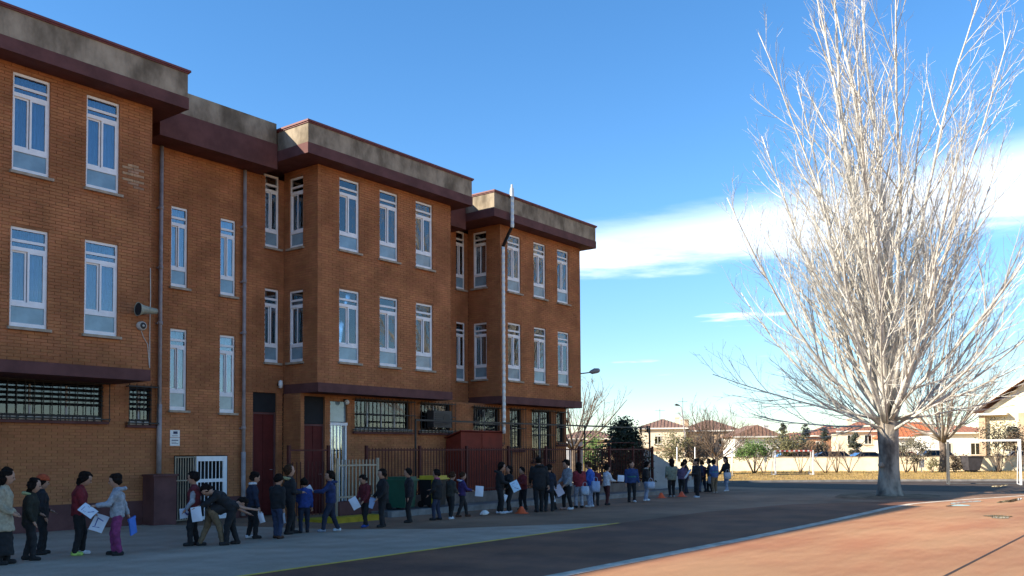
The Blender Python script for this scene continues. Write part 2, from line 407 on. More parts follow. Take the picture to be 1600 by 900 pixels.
# ---- windows of the two upper storeys: frame, two sashes, panes, lower panel, curtain, sill
win_cache = {}
def window_meshes(w_, h):
    key = (w_, h)
    if key in win_cache: return win_cache[key]
    d0, d1 = 0.045, 0.105; fwd = 0.042 if w_ > .6 else .034
    f = MB(); Z = lambda q: h * (1 - q)
    f.box(0, fwd, d0, d1, 0, h); f.box(w_-fwd, w_, d0, d1, 0, h)
    for (a, b, y) in ((0.0, .028, 0), (.122, .15, .004), (.197, .235, .002), (.745, .79, 0), (.955, 1.0, 0)):
        f.box(fwd, w_-fwd, d0 + y, d1, Z(b), Z(a))
    frame = f.mesh('frame', M_alu)
    xm = w_ * .5; za, zb = Z(.745), Z(.235); s = .034 if w_ > .6 else .026
    def sash(xa, xb, y):
        q = MB(); q.box(xa, xa+s, y, y+.03, za, zb); q.box(xb-s, xb, y, y+.03, za, zb); q.box(xa+s, xb-s, y, y+.03, za, za+s); q.box(xa+s, xb-s, y, y+.03, zb-s, zb)
        return q.mesh('sash', M_alu)
    sl_ = sash(fwd, xm - .02, .085); sr_ = sash(xm - .01, w_ - fwd, .05)
    panes = []
    for (xa, xb, y, z0_, z1_) in ((fwd, w_-fwd, .075, Z(.122), Z(.028)), (fwd, w_-fwd, .075, Z(.197), Z(.15)),
                                  (fwd+s, xm-.02-s, .1, za+s, zb-s), (xm-.01+s, w_-fwd-s, .065, za+s, zb-s)):
        q = MB(); q.box(xa, xb, y, y+.006, z0_, z1_); panes.append(q.mesh('pane', GLASS))
    pb = MB(); pb.box(fwd, w_-fwd, .07, .085, Z(.955), Z(.79)); panel = pb.mesh('panel', M_panel)
    sb = MB(); sb.box(-.05, w_+.06, -.075, .09, -.055, -.002); sill = sb.mesh('sill', M_sill)
    curt = []
    for seed, (xa, xb) in enumerate(((.0, .5), (.55, 1.0))):
        c_ = MB(); n = 34; x0_, x1_ = xa*w_, xb*w_
        for i in range(n+1):
            t = i/n; x = x0_ + (x1_-x0_)*t; y = .25 + .05*math.sin(t*23+seed*2) + .018*math.sin(t*51)
            c_.v += [(x, y, .1*h), (x, y, .99*h)]
        for i in range(n): c_.f.append((2*i, 2*i+2, 2*i+3, 2*i+1)); c_.m.append(0)
        curt.append(c_)
    res = (frame, sl_, sr_, panes, panel, sill, [c_.mesh('curtain', M_curtain_b, True) for c_ in curt], [c_.mesh('curtain', M_curtain_w, True) for c_ in curt])
    win_cache[key] = res
    return res
def window(x, y, z, w_, h, rz=0.0, curtain='blue'):
    frame, sl_, sr_, panes, panel, sill, cb, cw = window_meshes(w_, h)
    o = put('window', None, school, loc=(x, y, z), rz=rz)
    put('frame', frame, o)
    put('sash', sl_, o); put('sash', sr_, o)
    for p in panes: put('pane', p, o)
    put('panel', panel, o); put('sill', sill, o)
    if curtain != 'none':
        cs = cb if curtain == 'blue' else cw
        put('curtain', cs[0], o)
        if curtain != 'half': put('curtain', cs[1], o)
for (x, z, w_) in winA: window(x, YF, z, w_, WH, 0, 'blue')
for i, (x, z, w_) in enumerate(winB): window(x, YR, z, w_, WH, 0, 'white' if i < 4 else 'half')
for (x, z, w_) in winC: window(x, YF, z, w_, WH, 0, 'white' if x < 17 else 'blue')
for (x, z, w_) in winE: window(x, YR, z, w_, WH, 0, 'half')
for (x, z, w_) in winD: window(x, YF, z, w_, 1.89, 0, 'blue')
for (y, z, w_) in retW:
    window(15.27, y + w_, z, w_, 1.88, H, 'half'); window(22.8, y + w_, z, w_, 1.85, H, 'half')

M_blind = mat('dusty_blind', (.15,.145,.125), .95, .12, 3)
# ---- ground-floor windows behind iron bars
def bar_mesh(l, r=.011, mt=None):
    q = MB(); q.tube([(0,0,0),(0,0,l)], r, 5); return q.mesh('bar', mt or M_iron)
def barred_window(x0, x1, y, z0, z1, step=.17, slats=False, mull=2, sillrow=True, out=.13, pale=False, bar_z0=None):
    o = put('barred_window', None, school, loc=(x0, y, z0)); w_ = x1-x0; h = z1-z0
    f = MB(); t = .045
    f.box(0, t, .08, .13, 0, h); f.box(w_-t, w_, .08, .13, 0, h); f.box(t, w_-t, .08, .13, 0, t); f.box(t, w_-t, .08, .13, h-t, h)
    f.build('frame', M_iron, o)
    mm = MB()
    for i in range(1, mull+1):
        xx = w_*i/(mull+1); mm.box(xx-.02, xx+.02, .085, .125, t, h-t)
    if mull: mm.build('mullion', M_alu_grey, o)
    p = MB(); p.box(t, w_-t, .1, .106, t, h-t); p.build('pane', GLASS_D, o)
    if pale:
        q = MB(); q.box(t, w_-t, .3, .31, 0, h); q.build('blind', M_blind, o)
    bz = -.1 if bar_z0 is None else bar_z0
    bm_ = bar_mesh(h + .16 - bz - .1)
    n = max(2, int(round((w_ + .16)/step)))
    for i in range(n+1): put('bar', bm_, o, loc=(-.08 + (w_+.16)*i/n, -out, bz))
    rb = MB()
    for zz in ([bz + .05, h*.5, h] if not slats else [bz+.05, h]):
        rb.box(-.1, w_+.1, -out-.02, -out+.02, zz-.014, zz+.014)
    for zz in (bz+.05, h):
        for xx in (-.08, w_+.08): rb.box(xx-.012, xx+.012, -out+.02, .01, zz-.01, zz+.01)
    rb.build('rail', M_iron, o)
    if slats:
        s1 = MB(); s1.box(0, w_, -.012, .0, -.01, .01)
        for i in range(5):
            s = MB(); s.obox((w_*.5 + (.0), .02, h*(.36+.14*i)), (w_*.5, 0, 0), (0, .04, .02), (0, -.003, .006)); s.build('slat', M_iron, o)
    if sillrow:
        bl = MB(); bl.box(-.06, -.06+.125, -.1, .08, 0, .07); bme = bl.mesh('sill_block', M_block)
        for i in range(int((w_+.1)/.16)): put('sill_block', bme, o, loc=(i*.16+.02, 0, -.085))
    sb = MB(); sb.box(-.1, w_+.1, -.09, .08, -.15, -.088); sb.build('sill', M_maroon, o)
    return o
barred_window(grA[0], grA[1], YR, grA[2]+.09, grA[3], .175, slats=True, mull=3, pale=True)
barred_window(grA2[0], grA2[1], YR, grA2[2]+.09, grA2[3], .17, slats=True, mull=1, pale=True)
barred_window(gC[0], gC[1], YG, gC[2]+.05, gC[3], .15, mull=3)
barred_window(gC2[0], gC2[1], YG, gC2[2]+.05, gC2[3], .15, mull=1, pale=True)
barred_window(*gD[0][:2], YG, gD[0][2], gD[0][3], .13, mull=1, sillrow=False, pale=True)
barred_window(*gD[1][:2], YG, gD[1][2], gD[1][3], .16, mull=0, sillrow=False, pale=False)
barred_window(*gD[2][:2], YG, gD[2][2], gD[2][3], .13, mull=1, sillrow=False, pale=True)
barred_window(*gD[3][:2], YG, gD[3][2], gD[3][3], .13, mull=0, sillrow=False, pale=True)
# dark air unit hood hung in the second bay
o = thing('air_conditioner', 'dark boxy air unit hung in front of the barred ground floor window', 'air conditioner', (19.85, YG-.45, 2.35))
q = MB(); q.box(0, .8, 0, .28, 0, .5); q.build('casing', mat('dark_casing', (.03,.03,.032), .5), o)
q = MB()
for i in range(7): q.box(.06, .5, -.012, 0, .06+i*.055, .085+i*.055)
q.build('louvre', M_iron, o)
q = MB(); q.lathe([(.0, -.01), (.17, -.01), (.17, 0)], 16, (.58, 0, .25), 'y'); q.build('fan_guard', M_iron, o)
q = MB(); q.box(.08, .12, .28, .45, -.06, 0); q.box(.66, .70, .28, .45, -.06, 0); q.build('bracket', M_iron, o)

# ---- doors
def panel_door(x0, x1, y, z0, z1, mt, name='door', handle=True):
    o = put(name, None, school, loc=(x0, y, z0)); w_ = x1-x0; h = z1-z0
    q = MB(); q.box(0, w_, 0, .05, 0, h); q.build('leaf', mt, o)
    q = MB(); q.box(w_*.5-.012, w_*.5+.012, -.012, 0, 0, h)
    for zz in (.12, .52, .9): q.box(.05, w_-.05, -.01, 0, h*zz-.012, h*zz+.012)
    q.build('moulding', mt, o)
    q = MB(); q.box(-.05, 0, -.03, .06, 0, h+.05); q.box(w_, w_+.05, -.03, .06, 0, h+.05); q.box(0, w_, -.03, .06, h, h+.05); q.build('frame', M_maroon, o)
    if handle:
        q = MB(); q.tube([(w_*.9, 0, h*.45), (w_*.9, -.05, h*.45), (w_*.78, -.05, h*.45)], .009, 6); q.build('handle', M_pipe, o)
panel_door(14.36, 15.0, YR+.07, 0.02, 2.62, M_door)
q = MB(); q.box(14.31, 15.05, YR+.05, YR+.08, 2.68, 3.18); q.build('transom_pane', M_dark, school)
panel_door(15.45, 16.05, YG+.09, 0.02, 2.32, M_door)
q = MB(); q.box(15.4, 16.1, YG+.07, YG+.1, 2.38, 3.1); q.build('transom_pane', M_dark, school)
o = put('barred_door', None, school, loc=(16.27, YG+.02, .15))
q = MB(); q.box(0, .05, 0, .05, 0, 2.25); q.box(.55, .6, 0, .05, 0, 2.25); q.box(-.02, .62, -.01, .06, 2.2, 2.28); q.build('frame', M_alu, o)
bm_ = bar_mesh(2.2, .012, M_alu)
for i in range(4): put('bar', bm_, o, loc=(.12 + i*.12, .02, 0))
q = MB(); q.box(.05, .55, .07, .075, 0, 2.2); q.build('pane', GLASS, o)
q = MB(); q.box(.0, .6, .05, .07, 2.3, 2.85); q.build('upper_pane', M_panel, o)
# white barred gate in the low opening, one leaf open
o = put('gate', None, school, loc=(12.1, YR, 0))
q = MB(); q.box(0.58, .66, .02, .07, .02, 1.55); q.box(1.36, 1.47, .02, .07, .02, 1.55); q.box(.66, 1.36, .02, .07, 1.43, 1.55); q.box(.66, 1.36, .02, .07, .92, 1.0); q.box(.66, 1.36, .02, .07, .02, .1)
q.build('leaf', M_alu, o)
bm_ = bar_mesh(1.4, .011, M_alu)
for i in range(6): put('bar', bm_, o, loc=(.75+i*.104, .045, .07))
q = MB(); a0, a1 = Vector((.56, -.03, 0)), Vector((-.02, -.10, 0))
for t in (0, 1):
    p = a0.lerp(a1, t); q.tube([p + Vector((0,0,.03)), p + Vector((0,0,1.55))], .018, 6)
for zz in (.05, .98, 1.53): q.tube([a0 + Vector((0,0,zz)), a1 + Vector((0,0,zz))], .016, 6)
q.build('open_leaf', M_cream, o)
bm_ = bar_mesh(1.48, .012, M_cream)
for i in range(1, 8):
    p = a0.lerp(a1, i/8); put('bar', bm_, o, loc=(p.x, p.y, .05))
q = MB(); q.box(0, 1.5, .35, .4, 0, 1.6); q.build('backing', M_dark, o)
# pipes down the wall
for (x, zb, zt) in ((11.66, 1.16, 8.8), (13.97, .05, 8.8)):
    q = MB(); q.tube([(x, YR-.09, zb), (x, YR-.09, zt)], .045, 10); q.tube([(x, YR-.09, zb), (x, YR-.09, zb+1.6)], .058, 10)
    for zz in (2.2, 4.6, 5.9, 7.3): q.tube([(x, YR-.09, zz), (x, YR-.09, zz+.09)], .055, 10)
    dp = q.build('downpipe', M_pipe, school, smooth_=True)
    q = MB()
    for zz in (2.2, 4.6, 5.9, 7.3): q.box(x-.07, x+.07, YR-.09, YR+.005, zz+.02, zz+.06)
    q.build('clamp', M_pipe, dp)
o = put('flue', None, school)
M_flue = mat('flue_steel', (.62, .60, .57), .35, .06, 8, metal=.35)
q = MB(); pts = []; rad = []
for i in range(61):
    pts.append((22.79, 17.87, 2.2 + i*.1)); rad.append(.062 if i % 2 else .052)
q.tube(pts, rad, 10); q.build('lower_pipe', M_flue, o, smooth_=False)
q = MB(); q.tube([(22.79, 17.87, 8.2), (22.72, 17.62, 8.5), (22.68, 17.42, 8.75)], .05, 10); q.build('bend', M_iron, o)
q = MB(); pts = []; rad = []
for i in range(11): pts.append((22.67, 17.40, 8.72 + i*.1)); rad.append(.066 if i % 2 else .055)
q.tube(pts, rad, 10); q.build('upper_pipe', M_flue, o)
q = MB(); q.tube([(22.67, 17.40, 9.70), (22.67, 17.40, 9.98)], [.075, .06], 10); q.tube([(22.67,17.40,9.98),(22.67,17.40,10.1)], .035, 8); q.build('cowl', M_flue, o)
# things fixed to the walls
o = thing('loudspeaker', 'pale grey horn loudspeaker pointing left beside the upper left windows', 'loudspeaker', (10.42, YF-.28, 4.64))
q = MB(); q.lathe([(.02, .25), (.06, .22), (.075, .05), (.10, -.1), (.145, -.2), (.15, -.205), (.13, -.19), (.06, -.02), (0, 0)], 16, (0,0,0), 'x'); q.build('horn', mat('horn_plastic', (.36,.36,.27), .6), o, smooth_=True)
q = MB(); q.lathe([(0, -.19), (.135, -.195)], 16, (0,0,0), 'x'); q.build('mouth', M_dark, o)
q = MB(); q.box(.05, .09, .0, .28, -.06, -.03); q.build('bracket', M_iron, o)
o = thing('alarm_sounder', 'small round pale siren on the wall just below the horn loudspeaker', 'alarm', (10.44, YF-.01, 4.33))
q = MB(); q.lathe([(0, -.1), (.04, -.105), (.09, -.09), (.1, -.05), (.1, 0)], 16, (0,0,0), 'y'); q.build('housing', M_block, o, smooth_=True)
q = MB(); q.lathe([(0, -.115), (.045, -.108), (.07, -.1)], 14, (0,0,0), 'y'); q.build('grille', M_iron, o)
q = MB(); q.lathe([(0, -.13), (.022, -.12), (.025, -.11)], 10, (0,0,0), 'y'); q.build('cap', M_block, o)
q = MB(); q.tube([(10.44, YF-.02, 4.25), (10.5, YF-.02, 4.1), (10.6, YF-.02, 3.95), (10.64, YF-.02, 3.5)], .008, 5)
q.tube([(10.645, YF-.02, 5.6), (10.65, YF-.03, 5.0), (10.645, YF-.02, 4.4), (10.65, YF-.02, 3.45)], .01, 5)
put('cable', q.mesh('cable', M_block), None, label='thin pale cable running down the wall corner by the loudspeaker', cat='cable')
o = thing('notice_board', 'white notice plate with a dark mark fixed between the downpipe and low gate', 'sign', (11.99, YR-.012, 1.8))
q = MB(); q.box(0, .25, 0, .012, .2, .37); q.build('plate', M_white, o)
q = MB(); q.box(0, .25, 0, .012, 0, .19); q.build('plate', M_white, o)
M_ink = mat('dark_blue_ink', (.03, .04, .10), .6)
q = MB(); q.box(.08, .19, -.003, 0, .28, .34); q.box(.05, .2, -.003, 0, .23, .24); q.box(.04, .21, -.003, 0, .12, .14); q.box(.04, .21, -.003, 0, .05, .06); q.box(.04, .16, -.003, 0, .08, .09); q.build('print', M_ink, o)
o = thing('wall_lamp', 'grey street lamp head on a short arm at the far corner of the school', 'lamp', (27.47, 18.1, 4.42))
q = MB(); q.tube([(0, 0, 0), (.4, -.02, .05), (.75, -.04, .1)], .022, 6); q.build('arm', M_iron, o)
q = MB(); q.tube([(.68, -.04, .1), (.78, -.045, .12), (1.0, -.06, .17), (1.22, -.07, .2), (1.32, -.075, .21)], [.03, .065, .1, .085, .02], 10); q.build('head', mat('lamp_grey', (.16,.17,.19), .5), o, smooth_=True)
q = MB(); q.tube([(.82, -.05, .085), (1.15, -.07, .15)], [.05, .06], 8); q.build('lens', M_panel, o)
q = MB(); q.box(-.005, .012, -.08, .08, -.1, .1); q.build('base_plate', M_iron, o)
o = thing('corner_lamp', 'small white bulkhead lamp in the angle of the walls above the first red door', 'lamp', (15.1, YR-.1, 3.4))
q = MB(); q.lathe([(0,-.1),(.05,-.08),(.06,0),(.05,.1),(0,.12)], 10); q.build('globe', M_white, o, smooth_=True)
q = MB(); q.box(-.03, .03, 0, .1, -.03, .03); q.build('bracket', M_iron, o)
o = thing('ball_lamp', 'white ball lamp under the maroon band above the white barred door', 'lamp', (16.75, YG-.12, 2.98))
q = MB(); q.lathe([(0,-.07),(.05,-.05),(.07,0),(.05,.05),(0,.07)], 12); q.build('globe', M_white, o, smooth_=True)
q = MB(); q.box(-.02, .02, .0, .12, .04, .09); q.build('bracket', M_iron, o)

# ---------------------------------------------------------------- ground
def poly(name, pts, z, mt, kind='structure', **k):
    b = MB(); b.add([(p[0], p[1], z) for p in pts], [tuple(range(len(pts)))])
    return b.build(name, mt, kind=kind, **k)
M_soil = mat('dry_grass_field', (0.47, 0.29, 0.10), 0.95, 0.2, 0.35, 0.4, 14, col2=(0.33, 0.21, 0.075), spec=.12)
M_asph = mat('grey_asphalt', (0.33, 0.195, 0.120), 0.85, 0.12, 0.5, 0.35, 70, speck=.22, patch=.18, col2=(0.22, 0.132, 0.084), spec=.12)
M_brown = mat('brown_asphalt', (0.29, 0.130, 0.074), 0.85, 0.12, 0.6, 0.35, 80, speck=.22, patch=.22, col2=(0.160, 0.080, 0.055), spec=.12)
M_court = mat('red_court', (0.51, 0.280, 0.145), 0.75, 0.1, 0.45, 0.3, 90, speck=.10, patch=.22, col2=(0.36, 0.155, 0.08), stretch=(.5, 1.5, 1), spec=.12)
M_apron = mat('pale_concrete', (0.50, 0.385, 0.29), 0.8, 0.12, 0.9, 0.3, 60, speck=.15, patch=.18, col2=(0.39, 0.29, 0.21), spec=.12)
M_pave = mat('pavement_grey', (0.15, 0.135, 0.125), 0.85, 0.15, 1.5, 0.2, 50, spec=.12)
M_kerb = mat('kerb_stone', (0.27, 0.26, 0.25), 0.85, 0.12, 3, 0.2, 40, spec=.12)
M_line_w = mat('worn_white_line', (0.62, 0.51, 0.40), 0.85, 0.18, 2.5, 0.1, 60, spec=.12)
M_line_y = mat('worn_yellow_line', (0.78, 0.50, 0.09), 0.85, 0.12, 3, 0.1, 60, spec=.12)
M_yel = mat('yellow_paint', (0.42, 0.30, 0.03), 0.7, 0.12, 4, spec=.12)
M_earth = mat('bare_earth', (0.24, 0.155, 0.095), 0.95, 0.25, 2.0, 0.5, 20, spec=.12)
g = MB(); g.add([(-1500,-1500,-.02),(1500,-1500,-.02),(1500,1500,-.02),(-1500,1500,-.02)], [(0,1,2,3)])
g.build('ground', M_soil, kind='structure')
edge = [(36, 40), (39.2, 25), (42.0, 20.6), (45.1, 17.0), (48.4, 12.9), (51.0, 8.6), (53.5, 3.5), (58, -6), (64, -30)]
poly('yard', [(-60, -30)] + edge[::-1] + [(-60, 40)], 0.0, M_asph)
# red sports court and the brown strip beside it
curve = [(-60, 6.6), (10, 6.62), (16, 6.64), (22, 6.80), (26.6, 7.0), (28.6, 6.95), (30.4, 6.55), (32.6, 5.9), (35.3, 5.1), (39, 3.6), (44, 0.5), (50, -6)]
poly('red_court', [(-60, -30)] + [(64, -30)] + curve[::-1][:1] + curve[::-1][1:], 0.004, M_court)
poly('brown_strip', [(p[0], p[1]) for p in curve[:7]] + [(29.5, 8.0), (26.5, 10.0), (22, 10.6), (17.5, 10.55), (7.4, 10.1), (-60, 8.9)], 0.005, M_brown)
def strip(name, line, wd, z, mt, h=None):
    b = MB(); n = len(line); Lp = []; Rp = []
    for i, p in enumerate(line):
        a = Vector(line[max(0, i-1)]); c = Vector(line[min(n-1, i+1)]); d = (c-a).normalized(); nn = Vector((-d.y, d.x))
        Lp.append(Vector(p) + nn*wd/2); Rp.append(Vector(p) - nn*wd/2)
    for i in range(n-1):
        if h is None:
            b.quad((*Rp[i], z), (*Rp[i+1], z), (*Lp[i+1], z), (*Lp[i], z))
        else:
            vs = [(*Rp[i], z), (*Rp[i+1], z), (*Lp[i+1], z), (*Lp[i], z), (*Rp[i], h), (*Rp[i+1], h), (*Lp[i+1], h), (*Lp[i], h)]
            b.add(vs, [(4,5,6,7), (0,1,5,4), (2,3,7,6), (1,2,6,5), (3,0,4,7)])
    return b.build(name, mt, kind='structure')
strip('white_line', [(c[0], c[1]+.12) for c in curve], .24, 0.009, M_line_w)
strip('yellow_line', [(-40, 9.1), (7.4, 10.1), (12, 10.32), (17.6, 10.56)], .11, 0.009, M_line_y)
apron = [(-60, 19.35), (11.4, 19.35), (12.3, 17.0), (12.9, 14.7), (14.2, 12.9), (17.0, 11.2), (17.4, 10.62), (12, 10.38), (7.4, 10.16), (-60, 8.95)]
M_asph_dark = mat('dark_asphalt', (0.095, 0.066, 0.046), 0.8, 0.15, 0.7, 0.15, 60, col2=(0.065, 0.048, 0.036), spec=.12)
poly('dark_road', [(40.2, 24.4), (42.6, 21.0), (45.1, 16.9), (48.3, 12.8), (50.8, 8.6), (53.2, 3.5), (57.6, -6), (47.5, -6), (43.2, 1.6), (39.6, 4.0), (37.5, 8), (38, 16)], 0.006, M_asph_dark)  # darker asphalt sheet laid along the far edge of the yard
poly('concrete_apron', apron, 0.005, M_apron)
poly('earth_patch', [(33.1 + 2.3*math.cos(a)*(1+.15*math.sin(3*a)), 9.0 + 2.0*math.sin(a)*(1+.2*math.sin(2*a+1))) for a in [i*2*math.pi/26 for i in range(26)]], 0.011, M_earth)
M_joint = mat('joint_tar', (.05, .03, .025), .9)
strip('court_joint', [(6, 2.62), (12.6, 2.73), (19.2, 2.81), (34, 3.05)], .035, 0.009, M_joint)
M_water = bpy.data.materials.new('puddle_water'); M_water.use_nodes = True
bw = M_water.node_tree.nodes['Principled BSDF']; bw.inputs['Base Color'].default_value = (.05, .04, .035, 1); bw.inputs['Roughness'].default_value = .03; bw.inputs['Specular IOR Level'].default_value = 1.0
tn = M_water.node_tree; nb = N(tn, 'ShaderNodeTexNoise'); nb.inputs['Scale'].default_value = 5; bpn = N(tn, 'ShaderNodeBump'); bpn.inputs['Strength'].default_value = .03
L(tn, nb.outputs['Fac'], bpn.inputs['Height']); L(tn, bpn.outputs[0], bw.inputs['Normal'])
def puddle(cx, cy, lx, ly, seed):
    r = random.Random(seed); ph = [r.uniform(0, 6) for _ in range(3)]
    pts = []
    for i in range(28):
        a = i*2*math.pi/28; k = 1 + .3*math.sin(2*a+ph[0]) + .22*math.sin(3*a+ph[1]) + .12*math.sin(5*a+ph[2])
        pts.append((cx + lx*k*math.cos(a) , cy + ly*k*math.sin(a)))
    poly('puddle', pts, 0.013, M_water)
for i, (x, y, a, b) in enumerate(((30.4, 6.0, .9, .28), (31.8, 5.0, 1.2, .2), (28.3, 5.8, .5, .2), (24.1, 4.05, .5, .28), (25.3, 3.5, .7, .14), (44.2, 7.4, 1.1, .25))):
    puddle(x, y, a, b, 40+i)
# kerb between the yard and the grass, and the raised pavement in front of the school fence
strip('grass_kerb', edge, .16, -.02, M_kerb, h=.10)
p = MB(); p.box(16.1, 34.5, 16.35, 17.28, -.02, .13); p.build('pavement', M_pave, kind='structure')
p = MB(); kb = MB(); kb.box(0, .96, 0, .14, -.02, .15); kme = kb.mesh('kerb_stone', M_kerb)
kroot = put('kerb', None, kind='structure')
for i in range(19): put('kerb_stone', kme, kroot, loc=(16.12 + i*.97, 16.2, 0))
p = MB(); p.box(14.0, 15.5, 15.85, 16.25, -.02, .13); p.box(14.0, 15.5, 16.25, 17.2, -.02, .06)
p.build('yellow_kerb', M_yel, kind='structure')

# ---------------------------------------------------------------- maroon railing in front of the ground floor
M_rail = mat('maroon_railing', (0.085, 0.020, 0.016), 0.65, 0.12, 4, spec=.25)
FY = 17.4
fence = thing('railing_fence', 'long maroon iron railing on a low plinth along the school wall', 'fence', (13.9, FY, 0))
q = MB(); q.box(2.5, 17.7, -.1, .1, -.02, .44); q.build('plinth', mat('plinth_concrete', (.17,.135,.115), .9, .15, 3), fence)
bm_ = bar_mesh(1.30, .013, M_rail)
xs = [i*.118 for i in range(int(17.7/.118)+1)]
for x in xs:
    if 1.25 < x < 2.45: continue
    put('bar', bm_, fence, loc=(x, 0, .44 if x > 2.4 else .1))
for (xa, xb, za) in ((0, 1.22, 1.66), (2.5, 17.7, 1.66), (2.5, 17.7, .50)):
    q = MB(); q.box(xa, xb, -.02, .02, za, za+.04); q.build('rail', M_rail, fence)
pm = MB(); pm.box(-.035, .035, -.035, .035, 0, 1.80); pme = pm.mesh('post', M_rail)
for x in (0, 1.22, 2.5, 4.5, 6.5, 8.5, 10.5, 12.5, 14.5, 16.2, 17.7): put('post', pme, fence, loc=(x, 0, 0))
# cream palings in front
pal = thing('paling_gate', 'cream bar gate standing in front of the maroon railing by the yellow kerb', 'gate', (15.05, 17.0, 0))
bm_ = bar_mesh(1.0, .020, M_cream)
for i in range(12): put('bar', bm_, pal, loc=(.03 + i*.118, 0, .44))
for za in (1.28, .5):
    q = MB(); q.box(0, 1.36, -.02, .02, za, za+.04); q.build('rail', M_cream, pal)
for xa in (0, 1.36):
    q = MB(); q.box(xa-.03, xa+.03, -.03, .03, 0, 1.48); q.build('post', M_cream, pal)
q = MB(); q.box(0, 1.36, -.1, .1, -.02, .42); q.build('plinth', M_maroon, pal)
# tall black rail frame along the far half of the railing
tf = thing('tall_rail_frame', 'tall thin black rail on posts above the far end of the maroon railing', 'fence', (18.6, 17.75, 0))
q = MB(); q.box(0, 13.4, -.018, .018, 2.50, 2.55); q.build('rail', M_iron, tf)
pm = MB(); pm.box(-.02, .02, -.02, .02, 0, 2.5); pme = pm.mesh('post', M_iron)
for x in (0, 4.4, 8.7, 13.4): put('post', pme, tf, loc=(x, 0, 0))
q = MB(); q.box(8.7, 13.4, -.012, .012, 1.92, 1.95); q.build('rail', M_rail, tf)
# red sheet-metal shed
sh = thing('metal_shed', 'red sheet metal shed with sloping lid between the railing and the school wall', 'shed', (20.84, 18.0, 0))
q = MB(); q.box(0, 2.03, 0, .03, 0, 2.22); q.build('front_sheet', M_maroon_metal, sh)
q = MB(); q.add([(0,0.031,0),(0,.6,0),(0,.6,2.0),(0,0.031,2.2),(.03,0.031,0),(.03,.6,0),(.03,.6,2.0),(.03,0.031,2.2)], [(0,3,2,1),(4,5,6,7),(0,1,5,4),(1,2,6,5),(2,3,7,6),(3,0,4,7)]); q.build('side_sheet', M_maroon_metal, sh)
q = MB(); q.obox((1.015, .29, 2.16), (1.07, 0, 0), (0, .34, -.105), (0, .005, .016)); q.build('lid', M_maroon_metal, sh)
q = MB(); q.box(1.0, 1.03, -.015, 0, 0, 2.2); q.box(.02, 2.0, -.015, 0, 1.1, 1.14); q.build('rib', M_maroon_metal, sh)
q = MB(); q.tube([(1.12,0,1.2),(1.12,-.05,1.2),(1.12,-.05,1.05),(1.12,0,1.05)], .01, 5); q.build('handle', M_iron, sh)
# maroon wall stub beside the low gate
st = MB(); st.box(11.3, 11.86, 18.85, 19.31, -.02, 1.1); st.box(11.27, 11.89, 18.82, 19.31, 1.1, 1.15)
put('wall_stub', st.mesh('wall_stub', M_maroon), None, label='low maroon wall stub at the foot of the downpipe', cat='wall')
# pale slanting wall at the end of the railing
q = MB(); A, B = (32.2, 17.6), (34.6, 15.9)
A, B = Vector((33.0, 18.6)), Vector((36.2, 17.6)); n_ = Vector((-(B-A).y, (B-A).x)).normalized()*.12
q.add([(A.x,A.y,0),(B.x,B.y,0),(B.x,B.y,.3),(A.x,A.y,1.75),(A.x+n_.x,A.y+n_.y,0),(B.x+n_.x,B.y+n_.y,0),(B.x+n_.x,B.y+n_.y,.3),(A.x+n_.x,A.y+n_.y,1.75)],
      [(0,1,2,3),(7,6,5,4),(3,2,6,7),(1,5,6,2),(0,3,7,4)])
put('slanting_wall', q.mesh('slanting_wall', mat('render_grey', (.40,.40,.40), .9, .08, 2)), None, label='pale grey wall end sloping down beyond the end of the railing', cat='wall')
# bins, cones and litter
def bin_thing(label, x, y, col, mname, lidcol=None):
    o = thing('wheelie_bin', label, 'bin', (x, y, .13), R(12))
    mt = mat(mname, col, .45, .06, 5)
    b = MB(); a, c_ = .23, .29
    b.add([(-a,-a,.06),(a,-a,.06),(a,a,.06),(-a,a,.06),(-c_,-c_,.75),(c_,-c_,.75),(c_,c_,.75),(-c_,c_,.75)], [(0,3,2,1),(4,5,6,7),(0,1,5,4),(1,2,6,5),(2,3,7,6),(3,0,4,7)])
    b.build('body', mt, o)
    b = MB(); b.box(-.31, .31, -.33, .31, .75, .79); b.obox((0,0,.82), (.27,0,0), (0,.27,0), (0,0,.035)); b.build('lid', mat(mname+'_lid', lidcol or col, .45, .06, 5), o)
    wm = MB(); wm.lathe([(0,-.03),(.09,-.03),(.09,.03),(0,.03)], 12, (0,0,0), 'x'); wme = wm.mesh('wheel', M_iron)
    for s in (-1, 1): put('wheel', wme, o, loc=(s*.22, .26, .09))
    b = MB(); b.tube([(-.22,.33,.72),(.22,.33,.72)], .015, 6); b.build('handle', M_iron, o)
    return o
ob = bin_thing('dark green wheelie bin with a white sticker in front of the railing', 17.05, 16.75, (.012, .085, .05), 'bin_green')
b = MB(); b.box(-.12, .08, -.272, -.262, .38, .60); b.build('sticker', M_white, ob)
ob = bin_thing('black wheelie bin with yellow lid and yellow flank beside the green bin', 18.25, 16.75, (.015, .015, .016), 'bin_black', (.55, .40, .03))
b = MB(); b.box(-.31, -.285, -.27, -.12, .1, .74); b.build('flank', M_yel, ob)
def cone(x, y, label):
    o = thing('marker_cone', label, 'cone', (x, y, .004), 0, 'orange marker cones on the yard')
    mt = mat('cone_orange', (.75, .10, .02), .5, .05)
    b = MB(); b.lathe([(.17, 0), (.17, .015), (.13, .02), (.035, .17), (.03, .175), (.02, .16)], 14); b.build('body', mt, o, smooth_=True)
    b = MB(); b.lathe([(.19, -.003), (.195, .006), (.16, .012)], 14); b.build('base', mt, o)
cone(19.1, 14.41, 'orange marker cone nearest the pupils in front of the red shed')
cone(27.95, 15.07, 'orange marker cone just left of the pupil in the sage green coat')
cone(29.1, 14.88, 'orange marker cone just right of the pupil in the sage green coat')
